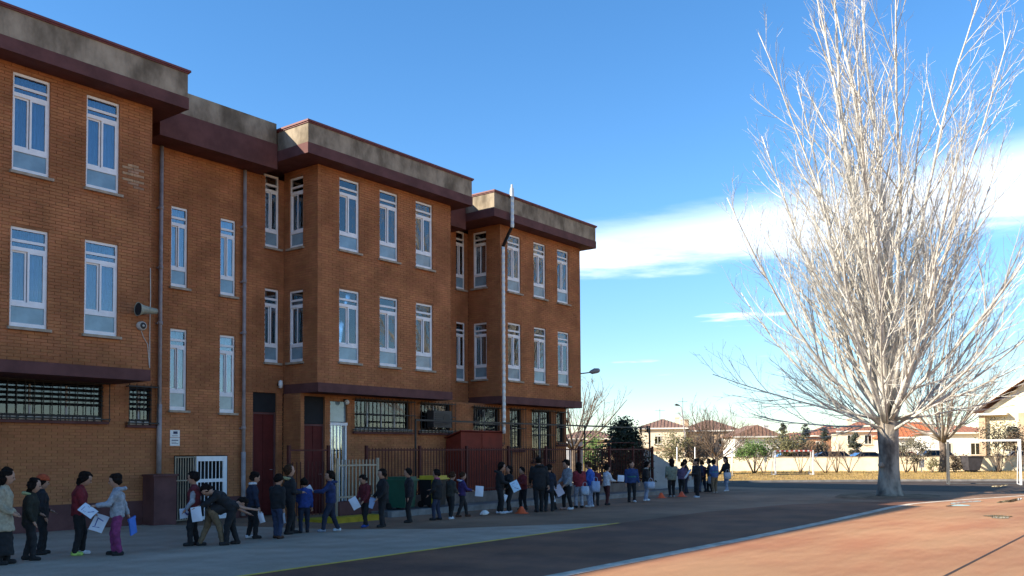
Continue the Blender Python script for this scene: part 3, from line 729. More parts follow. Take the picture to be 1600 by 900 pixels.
b = MB(); r_ = random.Random(3); b.lathe([(0,0),(.1,.01),(.12,.05),(.08,.1),(.03,.12),(0,.115)], 9, (18.0, 14.77, .004))
b.v = [(x+r_.uniform(-.02,.02), y+r_.uniform(-.02,.02), max(.003, z+r_.uniform(-.01,.01))) for x, y, z in b.v]
put('paper_ball', b.mesh('paper_ball', M_white), None, label='crumpled white ball lying on the ground left of the first cone', cat='litter')

# ---------------------------------------------------------------- people: one skinned surface each, clothes over it
def snets(f, org, h):
    """surface nets: the zero level of a sampled field as quads"""
    s = f < 0
    nx, ny, nz = f.shape
    c = np.zeros((nx-1, ny-1, nz-1), np.int8)
    for dx in (0,1):
        for dy in (0,1):
            for dz in (0,1): c += s[dx:nx-1+dx, dy:ny-1+dy, dz:nz-1+dz]
    act = (c > 0) & (c < 8)
    I, J, K = np.nonzero(act)
    idx = -np.ones(act.shape, np.int64); idx[I, J, K] = np.arange(len(I))
    acc = np.zeros((len(I), 3)); cnt = np.zeros(len(I))
    cor = [(a,b,d) for a in (0,1) for b in (0,1) for d in (0,1)]
    for p in cor:
        for ax in range(3):
            if p[ax]: continue
            q = list(p); q[ax] = 1
            fa = f[I+p[0], J+p[1], K+p[2]]; fb = f[I+q[0], J+q[1], K+q[2]]
            m = (fa < 0) != (fb < 0)
            t = np.where(m, fa/np.where(m, fa-fb, 1), 0)
            for k in range(3):
                acc[:, k] += np.where(m, p[k] + (t if k == ax else 0), 0)
            cnt += m
    V = (np.stack([I, J, K], 1) + acc/cnt[:, None])*h + np.array(org)
    F = []
    for ax in range(3):
        o1, o2 = [(1,2),(2,0),(0,1)][ax]
        sl0 = [slice(None)]*3; sl1 = [slice(None)]*3
        sl0[ax] = slice(0, -1); sl1[ax] = slice(1, None)
        a = s[tuple(sl0)]; b = s[tuple(sl1)]
        P = np.stack(np.nonzero(a != b), 1)
        lim = np.array(act.shape)
        ok = (P[:, o1] > 0) & (P[:, o2] > 0) & (P[:, o1] < lim[o1]) & (P[:, o2] < lim[o2])
        P = P[ok]
        if not len(P): continue
        e1 = np.zeros(3, int); e1[o1] = 1; e2 = np.zeros(3, int); e2[o2] = 1
        q = [idx[tuple((P - d).T)] for d in (e1+e2, e2, 0*e1, e1)]
        q = np.stack(q, 1)
        fl = ~a[tuple(P.T)]
        q[fl] = q[fl][:, ::-1]
        F.append(q)
    F = np.concatenate(F)
    F = F[(F >= 0).all(1)]
    return V, F
def smin(a, b, k):
    h = np.clip(.5 + .5*(b-a)/k, 0, 1)
    return b*(1-h) + a*h - k*h*(1-h)
class Field:
    def __init__(s, lo, hi, h):
        s.h = h; s.lo = np.array(lo) - 2*h
        n = np.ceil((np.array(hi) - s.lo)/h).astype(int) + 3
        ax = [s.lo[i] + h*np.arange(n[i]) for i in range(3)]
        s.X, s.Y, s.Z = np.meshgrid(*ax, indexing='ij')
        s.d = np.full(s.X.shape, 9.0)
    def cap(s, a, b, ra, rb, k=.02, sx=1.0, sy=1.0):
        a = np.array(a); b = np.array(b); ba = b-a
        L2 = max((ba*ba).sum(), 1e-9)
        t = np.clip(((s.X-a[0])*ba[0] + (s.Y-a[1])*ba[1] + (s.Z-a[2])*ba[2])/L2, 0, 1)
        dd = np.sqrt(((s.X-a[0]-t*ba[0])*sx)**2 + ((s.Y-a[1]-t*ba[1])*sy)**2 + (s.Z-a[2]-t*ba[2])**2) - (ra + (rb-ra)*t)
        s.d = smin(s.d, dd, k); return s
    def ell(s, c, r, k=.02):
        q = np.sqrt(((s.X-c[0])/r[0])**2 + ((s.Y-c[1])/r[1])**2 + ((s.Z-c[2])/r[2])**2)
        s.d = smin(s.d, (q-1)*min(r), k); return s
    def cut(s, p, n, k=.006):
        """remove the side the normal points to"""
        dd = (s.X-p[0])*n[0] + (s.Y-p[1])*n[1] + (s.Z-p[2])*n[2]
        s.d = -smin(-s.d, -dd, k); return s
    def fold(s, amp, seed):
        r = random.Random(seed); a = [r.uniform(0, 6) for _ in range(4)]
        s.d = s.d + amp*(np.sin(s.Z*52+a[0]+9*s.X+1.6*np.sin(s.Y*31+a[3]))*.5 + np.sin(s.X*43+s.Y*37+a[1]+s.Z*12)*.35 + np.sin(s.Z*110+s.Y*40+a[2])*.25); return s
    def mesh(s, name, mt):
        V, F = snets(s.d, s.lo, s.h)
        me = bpy.data.meshes.new(name)
        me.vertices.add(len(V)); me.vertices.foreach_set('co', V.ravel())
        me.loops.add(F.size); me.loops.foreach_set('vertex_index', F.ravel().astype(np.int32))
        me.polygons.add(len(F)); me.polygons.foreach_set('loop_start', np.arange(0, F.size, 4, dtype=np.int32))
        try: me.polygons.foreach_set('loop_total', np.full(len(F), 4, np.int32))
        except Exception: pass
        me.polygons.foreach_set('use_smooth', np.ones(len(F), bool))
        me.materials.append(mt); me.update(calc_edges=True)
        return me
CLOTH = {}
def cloth(col):
    key = tuple(col)
    if key not in CLOTH: CLOTH[key] = mat('cloth_%d' % len(CLOTH), col, .92, .16, 14, .25, 180)
    return CLOTH[key]
M_skin = mat('skin', (.42, .23, .155), .6, .06, 8)
M_skin2 = mat('skin_dark', (.27, .14, .09), .6, .06, 8)
HAIR = [mat('hair_black', (.014, .009, .007), .85, .3, 30, .6, 120, spec=.15), mat('hair_brown', (.06, .028, .014), .85, .3, 30, .6, 120, spec=.15)]
M_eye = mat('eye_dark', (.02, .015, .012), .25, .0)
HANDS = {}
def person(key, label, x, y, Hh, head, jacket, trousers, shoes, hair='short', hairm=0, lean=0, nod=12, step=.05, armL=(10, 18, 8), armR=(10, 18, 8),
           coat=.0, hood=None, skirt=False, vest=None, scarf=None, hat=None, adult=False, skin=0, res=None, z0=.005, wide=1.0, stripe=None, seed=0):
    """local axes: x forward, y left; head = heading in degrees"""
    h = Hh
    rv = random.Random(seed*13+5)                            # nobody stands quite like the next one
    if armL == (10, 18, 8): armL = (rv.uniform(-12, 26), rv.choice((8, 15, 30, 62, 78)), rv.uniform(3, 12))
    if armR == (10, 18, 8): armR = (rv.uniform(-12, 26), rv.choice((8, 15, 30, 62, 78)), rv.uniform(3, 12))
    head += rv.uniform(-14, 14); lean += rv.uniform(-1, 4); nod += rv.uniform(-8, 6); step = step*rv.uniform(.3, 1.5)*rv.choice((-1, 1, 1))
    sk = M_skin2 if skin else M_skin
    t = thing('person', label, 'person', (x, y, z0), R(head), 'pupils queueing along the yard')
    dist = x*.7924 + y*.61
    res = res or (.0125 if dist < 17 else .016 if dist < 22 else .02)
    hs = .176*h if not adult else .14*h                      # head height
    tl = math.sin(R(lean)); tz = math.cos(R(lean))
    P = np.array([0, 0, .49*h]); D = np.array([tl, 0, tz])
    neck = P + D*(.325*h); ch = P + D*.23*h
    nl = R(lean*.9 + nod)
    hc = neck + np.array([math.sin(nl), 0, math.cos(nl)])*(.5*hs + .025*h)
    fx = np.array([math.cos(nl), 0, -math.sin(nl)]); fz = np.array([math.sin(nl), 0, math.cos(nl)])
    J = {}
    for s, sg, st in (('L', 1, step), ('R', -1, -step)):
        hip = P + np.array([0, sg*.055*h, -.01*h])
        ank = np.array([st*h, sg*.06*h, .045*h]); knee = (hip+ank)/2 + np.array([.03*h, sg*.005*h, 0])
        sh = P + D*.285*h + np.array([0, sg*.108*h*wide, 0])
        a, e, o = armL if s == 'L' else armR
        a1 = R(a); o1 = R(o)
        d1 = np.array([math.sin(a1)*math.cos(o1), sg*math.sin(o1), -math.cos(a1)*math.cos(o1)])
        a2 = R(a + e); o2 = R(o - .45*e*(1 if e > 25 else 0))
        d2 = np.array([math.sin(a2)*math.cos(o2), sg*math.sin(o2), -math.cos(a2)*math.cos(o2)])
        el = sh + d1*.165*h; wr = el + d2*.14*h
        J[s] = (hip, knee, ank, sh, el, wr, d2, sg)
    # body: head, neck, trunk, limbs, palms in one surface
    allp = [P, neck, hc] + [q for s in 'LR' for q in J[s][:6]]
    lo = np.min(allp, 0) - .10*h; hi = np.max(allp, 0) + .10*h; lo[2] = .0
    hi[2] = max(hi[2], hc[2] + .6*hs)
    f = Field(lo, hi, res)
    f.cap(P, ch, .05*h, .06*h, .03, 1, .8); f.cap(ch, neck, .055*h, .03*h, .03); f.cap(neck - D*.02*h, hc, .03*h, .03*h, .015)
    for s in 'LR':
        hip, knee, ank, sh, el, wr, d2, sg = J[s]
        f.cap(hip, knee, .05*h, .034*h, .02); f.cap(knee, ank, .033*h, .021*h, .012); f.cap(ank, ank + np.array([.06*h, 0, -.02*h]), .018*h, .014*h, .01)
        f.cap(sh, el, .026*h, .021*h, .015); f.cap(el, wr, .021*h, .015*h, .01); f.cap(wr, wr + d2*.048*h, .016*h, .017*h, .008)
    R_ = .5*hs
    f.ell(hc + fz*.12*R_ - fx*.05*R_, (.80*R_, .70*R_, .86*R_), .012)
    f.ell(hc + fx*.16*R_ - fz*.34*R_, (.58*R_, .52*R_, .62*R_), .02)
    f.cap(hc + fx*.72*R_ + fz*.08*R_, hc + fx*.86*R_ - fz*.14*R_, .07*R_, .12*R_, .008)                # nose
    f.cap(hc + fx*.66*R_ - fz*.46*R_ - np.array([0,.16*R_,0]), hc + fx*.66*R_ - fz*.46*R_ + np.array([0,.16*R_,0]), .07*R_, .07*R_, .006)   # lips
    for sg in (-1, 1): f.cap(hc + np.array([0, sg*.70*R_, 0]) + fz*.12*R_, hc + np.array([0, sg*.73*R_, 0]) - fz*.12*R_ - fx*.03*R_, .12*R_, .08*R_, .006)
    body = f.mesh('body', sk)
    fb = MB()
    for s in 'LR':                                            # four fingers and a thumb on each hand
        hip, knee, ank, sh, el, wr, d2, sg = J[s]
        dv = Vector(d2); side = Vector((0, 1, 0)); side = (side - dv*side.dot(dv)).normalized(); nrm = dv.cross(side)*(-sg)
        side2 = dv.cross(nrm).normalized()
        palm = Vector(wr) + dv*.056*h
        for i, ln in enumerate((.9, 1.0, .94, .74)):
            p0 = palm + side2*(i-1.5)*.0095*h; u = .017*h*ln
            inward = Vector((0, -sg, 0))
            p1 = p0 + dv*u; p2 = p1 + (dv*.8 + inward*.6).normalized()*u*.9; p3 = p2 + (dv*.35 + inward*.95).normalized()*u*.8
            fb.tube([p0, p1, p2, p3], [.0052*h, .005*h, .0045*h, .0034*h], 5)
        p0 = Vector(wr) + dv*.02*h + side2*(-.013*h); p1 = p0 + (dv*.6 - side2*.8).normalized()*.02*h; p2 = p1 + (dv*.9 - side2*.2).normalized()*.018*h
        fb.tube([p0, p1, p2], [.006*h, .0056*h, .004*h], 5)
    bmx = bmesh.new(); bmx.from_mesh(body); fm = fb.mesh('fingers', sk, True); bmx.from_mesh(fm); bmx.to_mesh(body); bmx.free(); bpy.data.meshes.remove(fm)
    put('body', body, t)
    if dist < 24:
        for sg in (-1, 1):
            eb = MB(); c0 = hc + fx*.72*R_ + np.array([0, sg*.27*R_, 0]) + fz*.06*R_
            eb.lathe([(0, -.07*R_), (.085*R_, -.03*R_), (.085*R_, .03*R_), (0, .07*R_)], 8, tuple(c0)); eb.build('eye', M_eye, t, smooth_=True)
    # hair
    hr = Field(hc - 1.3*R_ - (.3*h if hair == 'long' else 0.0), hc + 1.35*R_, max(res*.8, .01))
    hr.ell(hc + fz*.20*R_ - fx*.15*R_, (.87*R_, .81*R_, .91*R_), .01)
    hr.ell(hc - fz*.18*R_ - fx*.28*R_, (.64*R_, .74*R_, .66*R_), .02)
    hr.cut(hc + fx*.46*R_ + fz*.50*R_, fx*.86 - fz*.50, .02); hr.cut(hc - fz*.72*R_, -fz, .03)
    if hair in ('long', 'bob'):
        b_ = hc - fx*.55*R_ - fz*(1.0*R_ if hair == 'bob' else 2.1*R_) * np.array([.6, 1, 1])
        hr.cap(hc - fx*.35*R_ + fz*.1*R_, b_, .62*R_, .45*R_, .03, 1.25, .85)
        for sg in (-1, 1): hr.cap(hc + np.array([0, sg*.6*R_, 0]) + fz*.2*R_, hc + np.array([0, sg*.62*R_, 0]) - fz*(1.0 if hair == 'long' else .7)*R_ - fx*.1*R_, .22*R_, .17*R_, .02)
    hr.fold(.014, seed+5)
    put('hair', hr.mesh('hair', HAIR[hairm]), t)
    # jacket or coat
    hem = P + D*(-.02*h - coat*h)
    j = Field(lo - .03*h, hi + .03*h, max(res, .014))
    if coat > .1: j.cap(P - np.array([0, 0, coat*h]), P + D*.03*h, .112*h*wide, .09*h*wide, .02, 1, .84)
    j.cap(P - D*.03*h, ch, .088*h*wide, .092*h*wide, .03, 1.05, .78); j.cap(ch, P + D*.30*h, .09*h*wide, .055*h, .03, 1.05, .72)
    j.cut(hem, -D if coat < .1 else np.array([0, 0, -1.0]))
    for s in 'LR':
        hip, knee, ank, sh, el, wr, d2, sg = J[s]
        if vest is None:
            j.cap(sh, el, .044*h, .038*h, .022); j.cap(el, el + d2*.125*h, .037*h, .028*h, .014)
        else: j.cap(sh, sh + (el-sh)*.15, .045*h, .04*h, .02)
    j.cap(neck - D*.012*h, neck + D*.018*h, .046*h, .043*h, .012)
    j.cut(neck + D*.03*h, D)
    j.fold(.0062, seed)
    put('jacket' if coat < .1 else 'coat', j.mesh('jacket', cloth(jacket)), t)
    if vest is not None:
        j = Field(lo - .03*h, hi + .03*h, max(res, .014))
        for s in 'LR':
            hip, knee, ank, sh, el, wr, d2, sg = J[s]
            j.cap(sh + (el-sh)*.1, el, .036*h, .034*h, .02); j.cap(el, el + d2*.125*h, .033*h, .026*h, .014)
        j.fold(.004, seed+1); put('sleeves', j.mesh('sleeves', cloth(vest)), t)
    if stripe is not None:
        j = Field(lo - .03*h, hi + .03*h, max(res, .014))
        j.cap(P - D*.03*h, ch, .092*h*wide, .096*h*wide, .03, 1.05, .78); j.cut(P + D*.12*h, -D); j.cut(P + D*.165*h, D)
        put('stripe', j.mesh('stripe', cloth(stripe)), t)
    # trousers or skirt
    j = Field((lo[0]-.02, lo[1], 0.0), (hi[0]+.02, hi[1], .62*h), max(res, .014))
    j.ell(P + np.array([0, 0, -.0*h]), (.074*h, .088*h, .07*h), .02)
    if skirt: j.cap(P, P*np.array([1,1,0]) + np.array([0, 0, .12*h]), .07*h, .11*h, .03, 1, .85); j.cut((0, 0, .1*h), (0, 0, -1))
    for s in 'LR':
        hip, knee, ank, sh, el, wr, d2, sg = J[s]
        j.cap(hip, knee, .061*h, .045*h, .018); j.cap(knee, ank - np.array([0, 0, .012*h]), .044*h, .034*h, .014)
    j.cut((0, 0, .028*h), (0, 0, -1)); j.fold(.0058, seed+2)
    put('trousers' if not skirt else 'skirt', j.mesh('trousers', cloth(trousers)), t)
    # shoes
    for s in 'LR':
        hip, knee, ank, sh, el, wr, d2, sg = J[s]
        q = Field(ank + np.array([-.06*h, -.05*h, -.046*h]), ank + np.array([.13*h, .05*h, .05*h]), .011)
        q.cap(ank + np.array([-.015*h, 0, -.018*h]), ank + np.array([.07*h, sg*.006*h, -.024*h]), .032*h, .028*h, .015); q.cap(ank, ank + np.array([0, 0, -.02*h]), .029*h, .03*h, .015)
        q.cut((0, 0, .003), (0, 0, -1), .004); q.cut(ank + np.array([0, 0, .014*h]), (0, 0, 1))
        col = shoes[0 if s == 'L' else 1] if isinstance(shoes[0], tuple) else shoes
        put('shoe', q.mesh('shoe', cloth(col)), t)
    if hood is not None:
        q = Field(neck - .12*h, neck + .12*h, .012); back = neck - fx*.045*h
        for i in range(7):
            a0 = R(60 + i*40); a1 = R(60 + (i+1)*40); rr = .062*h
            q.cap(back + np.array([math.cos(a0)*rr*.8, math.sin(a0)*rr, -.008*h - .012*h*math.cos(a0)]), back + np.array([math.cos(a1)*rr*.8, math.sin(a1)*rr, -.008*h - .012*h*math.cos(a1)]), .022*h, .022*h, .012)
        q.fold(.006, seed+3); put('hood', q.mesh('hood', cloth(hood)), t)
    if scarf is not None:
        q = Field(neck - .1*h, neck + .1*h, .012)
        for i in range(9):
            a0 = R(i*40); a1 = R(i*40+40)
            q.cap(neck + np.array([math.cos(a0)*.045*h, math.sin(a0)*.045*h, .02*h]), neck + np.array([math.cos(a1)*.045*h, math.sin(a1)*.045*h, .02*h]), .02*h, .02*h, .008)
        put('scarf', q.mesh('scarf', cloth(scarf)), t)
    if hat is not None:
        q = Field(hc - 1.2*R_, hc + 1.5*R_, .011); q.ell(hc + fz*.28*R_ - fx*.08*R_, (.99*R_, .9*R_, .98*R_), .01); q.cut(hc + fz*.3*R_, -fz); put('hat', q.mesh('hat', cloth(hat)), t)
    Mx = Matrix.Translation((x, y, z0)) @ Matrix.Rotation(R(head), 4, 'Z')
    HANDS[key] = {s: (Mx @ Vector(J[s][5] + J[s][6]*.075*h), (Mx.to_3x3() @ Vector(J[s][6]))) for s in 'LR'}
    return t
M_paper = mat('paper_white', (.66, .69, .76), .7, .04, 4)
def sheet(label, pos, yaw, tilt=70, w_=.21, l_=.297, mt=None, mark=None, roll=0, drop=.55, group='sheets of paper held by the pupils', name='paper_sheet', cat='paper'):
    """a slightly curled sheet hanging from the hand that holds its top edge"""
    b = MB(); nx, ny = 6, 6; mt = mt or M_paper; w_ *= .86; l_ *= .86
    def pt(u, v, off=0.0):
        return (off + .018*math.sin(u*2.6)*(1 if v > .2 else .8) - .03*(v*v), (u-.5)*w_, (drop - v)*l_)
    for off in (0, -.0012):
        o = len(b.v)
        for i in range(nx+1):
            for j in range(ny+1): b.v.append(pt(i/nx, j/ny, off))
        for i in range(nx):
            for j in range(ny):
                q = [o+i*(ny+1)+j, o+(i+1)*(ny+1)+j, o+(i+1)*(ny+1)+j+1, o+i*(ny+1)+j+1]
                b.f.append(tuple(q if off == 0 else q[::-1])); b.m.append(0)
    o = put(name, b.mesh(name, mt), None, label=label, cat=cat, group=group)
    o.matrix_world = Matrix.Translation(pos) @ Matrix.Rotation(R(yaw), 4, 'Z') @ Matrix.Rotation(R(tilt - 90), 4, 'Y') @ Matrix.Rotation(R(roll), 4, 'X')
    if mark:
        m = MB()
        for (u0, v0, u1, v1, wd) in mark:
            p0, p1 = Vector(pt(u0, v0, .003)), Vector(pt(u1, v1, .003)); d = (p1-p0).normalized(); n_ = Vector((0, -d.z, d.y))*wd
            m.quad(p0-n_, p1-n_, p1+n_, p0+n_)
        mo = m.build('print', M_ink_b, o)
    return o
M_ink_b = mat('print_blue', (.05, .08, .30), .6)
BLK = (.013, .013, .015); BLK2 = (.02, .019, .021); NAVY = (.016, .022, .045); JEAN = (.05, .07, .13); GREY = (.33, .35, .39); WHT = (.62, .63, .66)
MAR = (.13, .016, .022); RED = (.20, .016, .022); LJ = (.25, .32, .46); OLV = (.022, .022, .014); BRN = (.07, .028, .014); SHW = (.60, .62, .66); SHB = (.02, .018, .018)
# key, label, x, y, height, heading, jacket, trousers, shoes, options
PPL = [
 ('a', 'pupil at the near end in a long beige coat with long black hair', 6.03, 14.05, 1.39, -25, (.40,.34,.24), BLK, SHB, dict(hair='long', coat=.12, skirt=True)),
 ('b', 'pupil in a dark olive parka with pale green hood lining and black boots', 6.52, 14.30, 1.23, -30, OLV, BLK2, SHB, dict(hair='long', coat=.08, hood=(.42,.44,.20), step=.04)),
 ('c', 'pupil in an orange cap half hidden behind the olive parka', 7.0, 14.95, 1.25, -20, BLK2, BLK, SHB, dict(hat=(.45,.07,.02))),
 ('d', 'pupil in a red jacket with long black curls holding a printed sheet', 7.31, 14.36, 1.33, -35, RED, BLK, (SHW, (.42,.62,.15)), dict(hair='bob', nod=28, armR=(16, 30, 10), armL=(8, 20, 8), step=.04)),
 ('e', 'pupil in a pale grey hooded jacket and magenta trousers', 7.67, 13.84, 1.28, 140, GREY, (.22,.035,.13), SHB, dict(hair='short', nod=20, armL=(35, 48, 6), armR=(-26, 6, 6), hood=(.33,.35,.39), step=.05)),
 ('f', 'pupil in a maroon body warmer with grey sleeves', 9.25, 14.15, 1.27, 150, MAR, BLK, SHB, dict(vest=GREY, armL=(4, 35, 4), armR=(6, 40, 4), nod=18)),
 ('g', 'pupil in beige trousers stooping with legs apart', 9.42, 13.90, 1.24, -30, BLK2, (.17,.115,.065), SHB, dict(lean=75, nod=20, step=.15, armL=(60, 5, 6), armR=(72, 8, 6))),
 ('h', 'pupil all in black bending over beside the beige trousers', 9.72, 13.72, 1.27, 145, BLK, BLK, SHB, dict(lean=42, nod=25, armL=(50, 20, 6), armR=(48, 22, 6), step=.06)),
 ('i', 'pupil in a dark navy jacket with white collar and white shoes', 10.63, 14.39, 1.24, -35, NAVY, BLK, (SHW, SHB), dict(scarf=WHT, armL=(5, 12, 12), armR=(4, 12, 12))),
 ('j', 'pupil in a black jacket, blue jeans and brown shoes', 10.91, 13.99, 1.20, 20, BLK, (.035,.05,.10), BRN, dict(step=.06, nod=20)),
 ('k', 'tall pupil in a black jacket with a cream hood lining', 11.65, 14.55, 1.36, -20, BLK2, BLK, SHB, dict(hood=(.40,.36,.18), hairm=1, nod=5)),
 ('l', 'short pupil in a bright blue jacket among dark ones', 12.0, 14.54, 1.08, 40, (.02,.05,.22), NAVY, SHB, dict(nod=8)),
 ('m', 'pupil in a navy jacket raising a sheet, with grey and white shoes', 12.5, 14.31, 1.23, 150, (.018,.03,.10), NAVY, ((.25,.27,.33), SHW), dict(step=.09, armL=(50, 40, 8), armR=(45, 50, 6), hood=(.02,.035,.11))),
 ('n', 'pupil in a maroon jersey and blue shoes holding a sheet low', 13.68, 14.53, 1.13, 165, MAR, BLK, (.03,.07,.28), dict(nod=26, armL=(10, 30, 6), armR=(12, 40, 8))),
 ('o', 'pupil in a bulky black jacket beside the maroon jersey', 13.88, 14.22, 1.24, 140, BLK, BLK, SHB, dict(wide=1.15, armL=(8, 35, 6), armR=(10, 40, 6))),
 ('p', 'pupil dressed all in black standing alone by the yellow lidded bin', 15.11, 14.61, 1.23, 150, BLK2, BLK, SHB, dict(skin=0, armL=(2, 8, 5), armR=(2, 8, 5), step=.02)),
 ('q', 'pupil in a wide black coat, jeans and a pink scarf', 16.04, 14.61, 1.18, 110, BLK, (.03,.04,.08), SHB, dict(wide=1.2, coat=.05, scarf=(.42,.10,.17))),
 ('r', 'pupil in a dark olive grey jacket with white shoes', 16.45, 14.55, 1.12, -10, (.035,.035,.028), BLK, SHW, dict(hairm=1)),
 ('s', 'pupil in a purple jacket holding out a white sheet', 17.17, 14.80, 1.10, -45, (.05,.03,.13), BLK2, BRN, dict(armL=(32, 40, 4), armR=(30, 45, 4), step=.09, hairm=1, hood=(.45,.46,.52))),
 ('t', 'pupil in black holding a pale blue sheet in front of the red shed', 18.60, 14.74, 1.32, -40, BLK, BLK, SHW, dict(hair='bob', armR=(22, 55, 4), armL=(20, 50, 4), hood=(.018,.018,.02))),
 ('u', 'pupil in black facing the one with the pale blue sheet', 18.98, 14.72, 1.22, 170, BLK2, BLK, SHW, dict(hair='bob', armL=(15, 40, 6))),
 ('v', 'pupil in a red jacket just left of the tall hooded figure', 20.1, 15.10, 1.17, 160, (.20,.025,.028), BLK, SHB, dict(armL=(25, 60, 5), armR=(25, 60, 5))),
 ('w', 'tall figure in a long black hooded coat', 19.76, 14.31, 1.50, 60, BLK, BLK, SHB, dict(adult=True, coat=.10, hood=BLK, wide=1.1)),
 ('x', 'pupil in a very dark navy coat right of the tall hooded figure', 20.05, 14.20, 1.25, 20, (.014,.018,.032), BLK, SHB, dict(coat=.06)),
 ('y', 'small pupil in a black and white jacket bending over sheets', 20.75, 14.50, 1.06, 160, BLK, BLK2, SHB, dict(vest=WHT, armL=(15, 25, 6), armR=(15, 30, 6), lean=12)),
 ('z', 'pupil in a grey zipped jacket with white shoes', 20.95, 14.20, 1.37, 165, (.25,.27,.30), BLK, (SHW, (.5,.3,.25)), dict(armL=(12, 28, 5), armR=(18, 40, 5), nod=22)),
 ('aa', 'pupil with long dark hair in a red padded jacket', 21.75, 14.35, 1.28, 50, (.26,.025,.035), (.32,.35,.42), SHB, dict(hair='long')),
 ('ab', 'pupil in a bright cobalt jacket and pale trousers', 22.2, 14.25, 1.31, 120, (.03,.10,.42), LJ, SHW, dict(hairm=1, wide=1.15, armL=(15,50,4), armR=(15,50,4))),
 ('ac', 'pupil in a dark maroon jacket between the cobalt and white ones', 23.0, 14.60, 1.18, 30, (.12,.016,.03), BLK2, SHB, dict(hairm=1)),
 ('ad', 'pupil in a white jacket and brown red trousers', 23.3, 14.39, 1.19, -30, WHT, (.08,.02,.02), SHB, dict(armL=(25,55,4), armR=(25,55,4))),
 ('ae', 'pupil in an open blue jacket over a green top', 25.03, 14.54, 1.28, -120, (.025,.055,.16), BLK, (SHW, SHB), dict(hairm=1, wide=1.15, stripe=(.03,.16,.14))),
 ('af', 'pupil in a dark jacket with pale scarf, light jeans and a white bag', 25.91, 14.53, 1.26, -60, BLK2, LJ, SHW, dict(scarf=(.45,.42,.38), hair='bob')),
 ('ag', 'pupil in a red jacket alone beyond the end of the railing', 34.6, 19.0, 1.36, 40, (.30,.035,.03), BLK, SHB, dict()),
 ('ah', 'pupil with long dark hair in a sage green coat', 28.53, 14.96, 1.32, 45, (.22,.24,.18), BLK, (.30,.28,.27), dict(hair='long', wide=1.15, coat=.02)),
 ('ai', 'pupil in a mauve jacket behind the sage green coat', 29.94, 15.31, 1.2, 10, (.12,.08,.14), BLK2, SHB, dict(lean=10)),
 ('aj', 'pupil in a navy jacket behind the one with the rolled sheet', 31.2, 15.75, 1.27, 130, NAVY, NAVY, SHB, dict()),
 ('ak', 'pupil in black with a rolled white sheet under the arm', 28.66, 14.05, 1.31, 150, BLK2, BLK, SHW, dict(armL=(20, 70, 5), armR=(20, 60, 4))),
 ('al', 'pupil in a dark blue jacket at the back of the far group', 32.12, 15.75, 1.29, 20, (.02,.03,.07), JEAN, SHB, dict()),
 ('am', 'pupil in a plum jacket near the far end', 32.7, 15.80, 1.22, 60, (.05,.02,.05), NAVY, SHB, dict(hairm=1)),
 ('an', 'pupil in a charcoal jacket right of the plum one', 32.8, 15.55, 1.27, 100, (.03,.03,.035), BLK, SHB, dict()),
 ('ao', 'pupil in a blue jacket with a teal stripe and tan trousers', 31.92, 14.94, 1.26, 50, (.07,.12,.28), (.19,.13,.08), (.35,.3,.25), dict(stripe=(.05,.26,.28))),
 ('ap', 'pupil in a black jacket and light jeans at the far end of the queue', 33.66, 15.23, 1.34, 160, BLK, LJ, SHW, dict(hair='long', armL=(10, 30, 6))),
]
for i, (key, label, x, y, hh, hd, ja, tr_, shs, op) in enumerate(PPL):
    person(key, label, x, y, hh, hd, ja, tr_, shs, seed=i*3+1, **op)
def at_hand(key, side, dz=-.02, dx=(0, 0)):
    p, d = HANDS[key][side]
    return p + Vector((dx[0], dx[1], dz))
LMARK = [(.25,.25,.75,.35,.008), (.3,.3,.35,.75,.008), (.2,.8,.7,.75,.006)]
LINES = [(.15,.2,.6,.2,.004), (.15,.35,.85,.35,.003), (.15,.45,.8,.45,.003), (.3,.6,.7,.85,.007)]
sheet('white sheet with blue print held low by the pupil in the red jacket', at_hand('d', 'R', -.06, (.02,-.06)), -125, 62, .25, .33, mark=LMARK, roll=-22, drop=.3)
sheet('white sheet with blue print held out by the pupil in the grey hooded jacket', at_hand('e', 'L', -.05, (-.06,-.03)), -120, 50, .2, .29, mark=LINES, roll=50, drop=.45)
b = MB(); b.box(-.01, .01, -.09, .09, -.14, .14); b.box(-.014, .014, -.1, .1, .1, .14)
o = put('folder', b.mesh('folder', mat('folder_blue', (.05,.18,.62), .4, .05)), None, loc=tuple(HANDS['e']['R'][0] + Vector((.03, -.03, -.10))), rz=R(-60), label='bright blue folder behind the magenta trousers', cat='folder'); o.rotation_euler = (R(14), 0, R(-60))
sheet('white sheet with a blue mark at the waist of the maroon body warmer', at_hand('f', 'R', .0, (.02,-.10)), -120, 72, .26, .2, mark=[(.35,.3,.6,.7,.02)], roll=4, drop=.35)
sheet('white sheet dangling in front of the bending pupil in black', at_hand('h', 'L', -.1, (.05,-.05)), -130, 85, .2, .29, roll=8)
sheet('white sheet held at the left side of the navy jacket with white collar', at_hand('i', 'R', -.08, (-.02,-.05)), -140, 85, .12, .2, roll=15, drop=.3)
sheet('white sheet held at the right side of the navy jacket with white collar', at_hand('i', 'L', -.06, (.05,-.03)), -120, 85, .17, .24, roll=-25, drop=.3)
sheet('white sheet edge held by the pupil in blue jeans', at_hand('j', 'R', -.05, (-.03,-.03)), 160, 85, .16, .22, roll=10, drop=.3)
sheet('small white sheet held up in front of the navy jacket', at_hand('m', 'R', .03, (-.05,-.03)), -110, 75, .15, .16, roll=30, drop=.6)
sheet('white sheet held low by the pupil in the maroon jersey', at_hand('n', 'R', -.02, (-.04,-.08)), -125, 75, .2, .3, roll=28, drop=.5)
sheet('pale blue sheet held by the pupil in the bulky black jacket', at_hand('o', 'R', -.04, (-.04,-.05)), -125, 80, .2, .26, roll=-20, drop=.4, mt=mat('paper_blue', (.30,.40,.62), .7, .04))
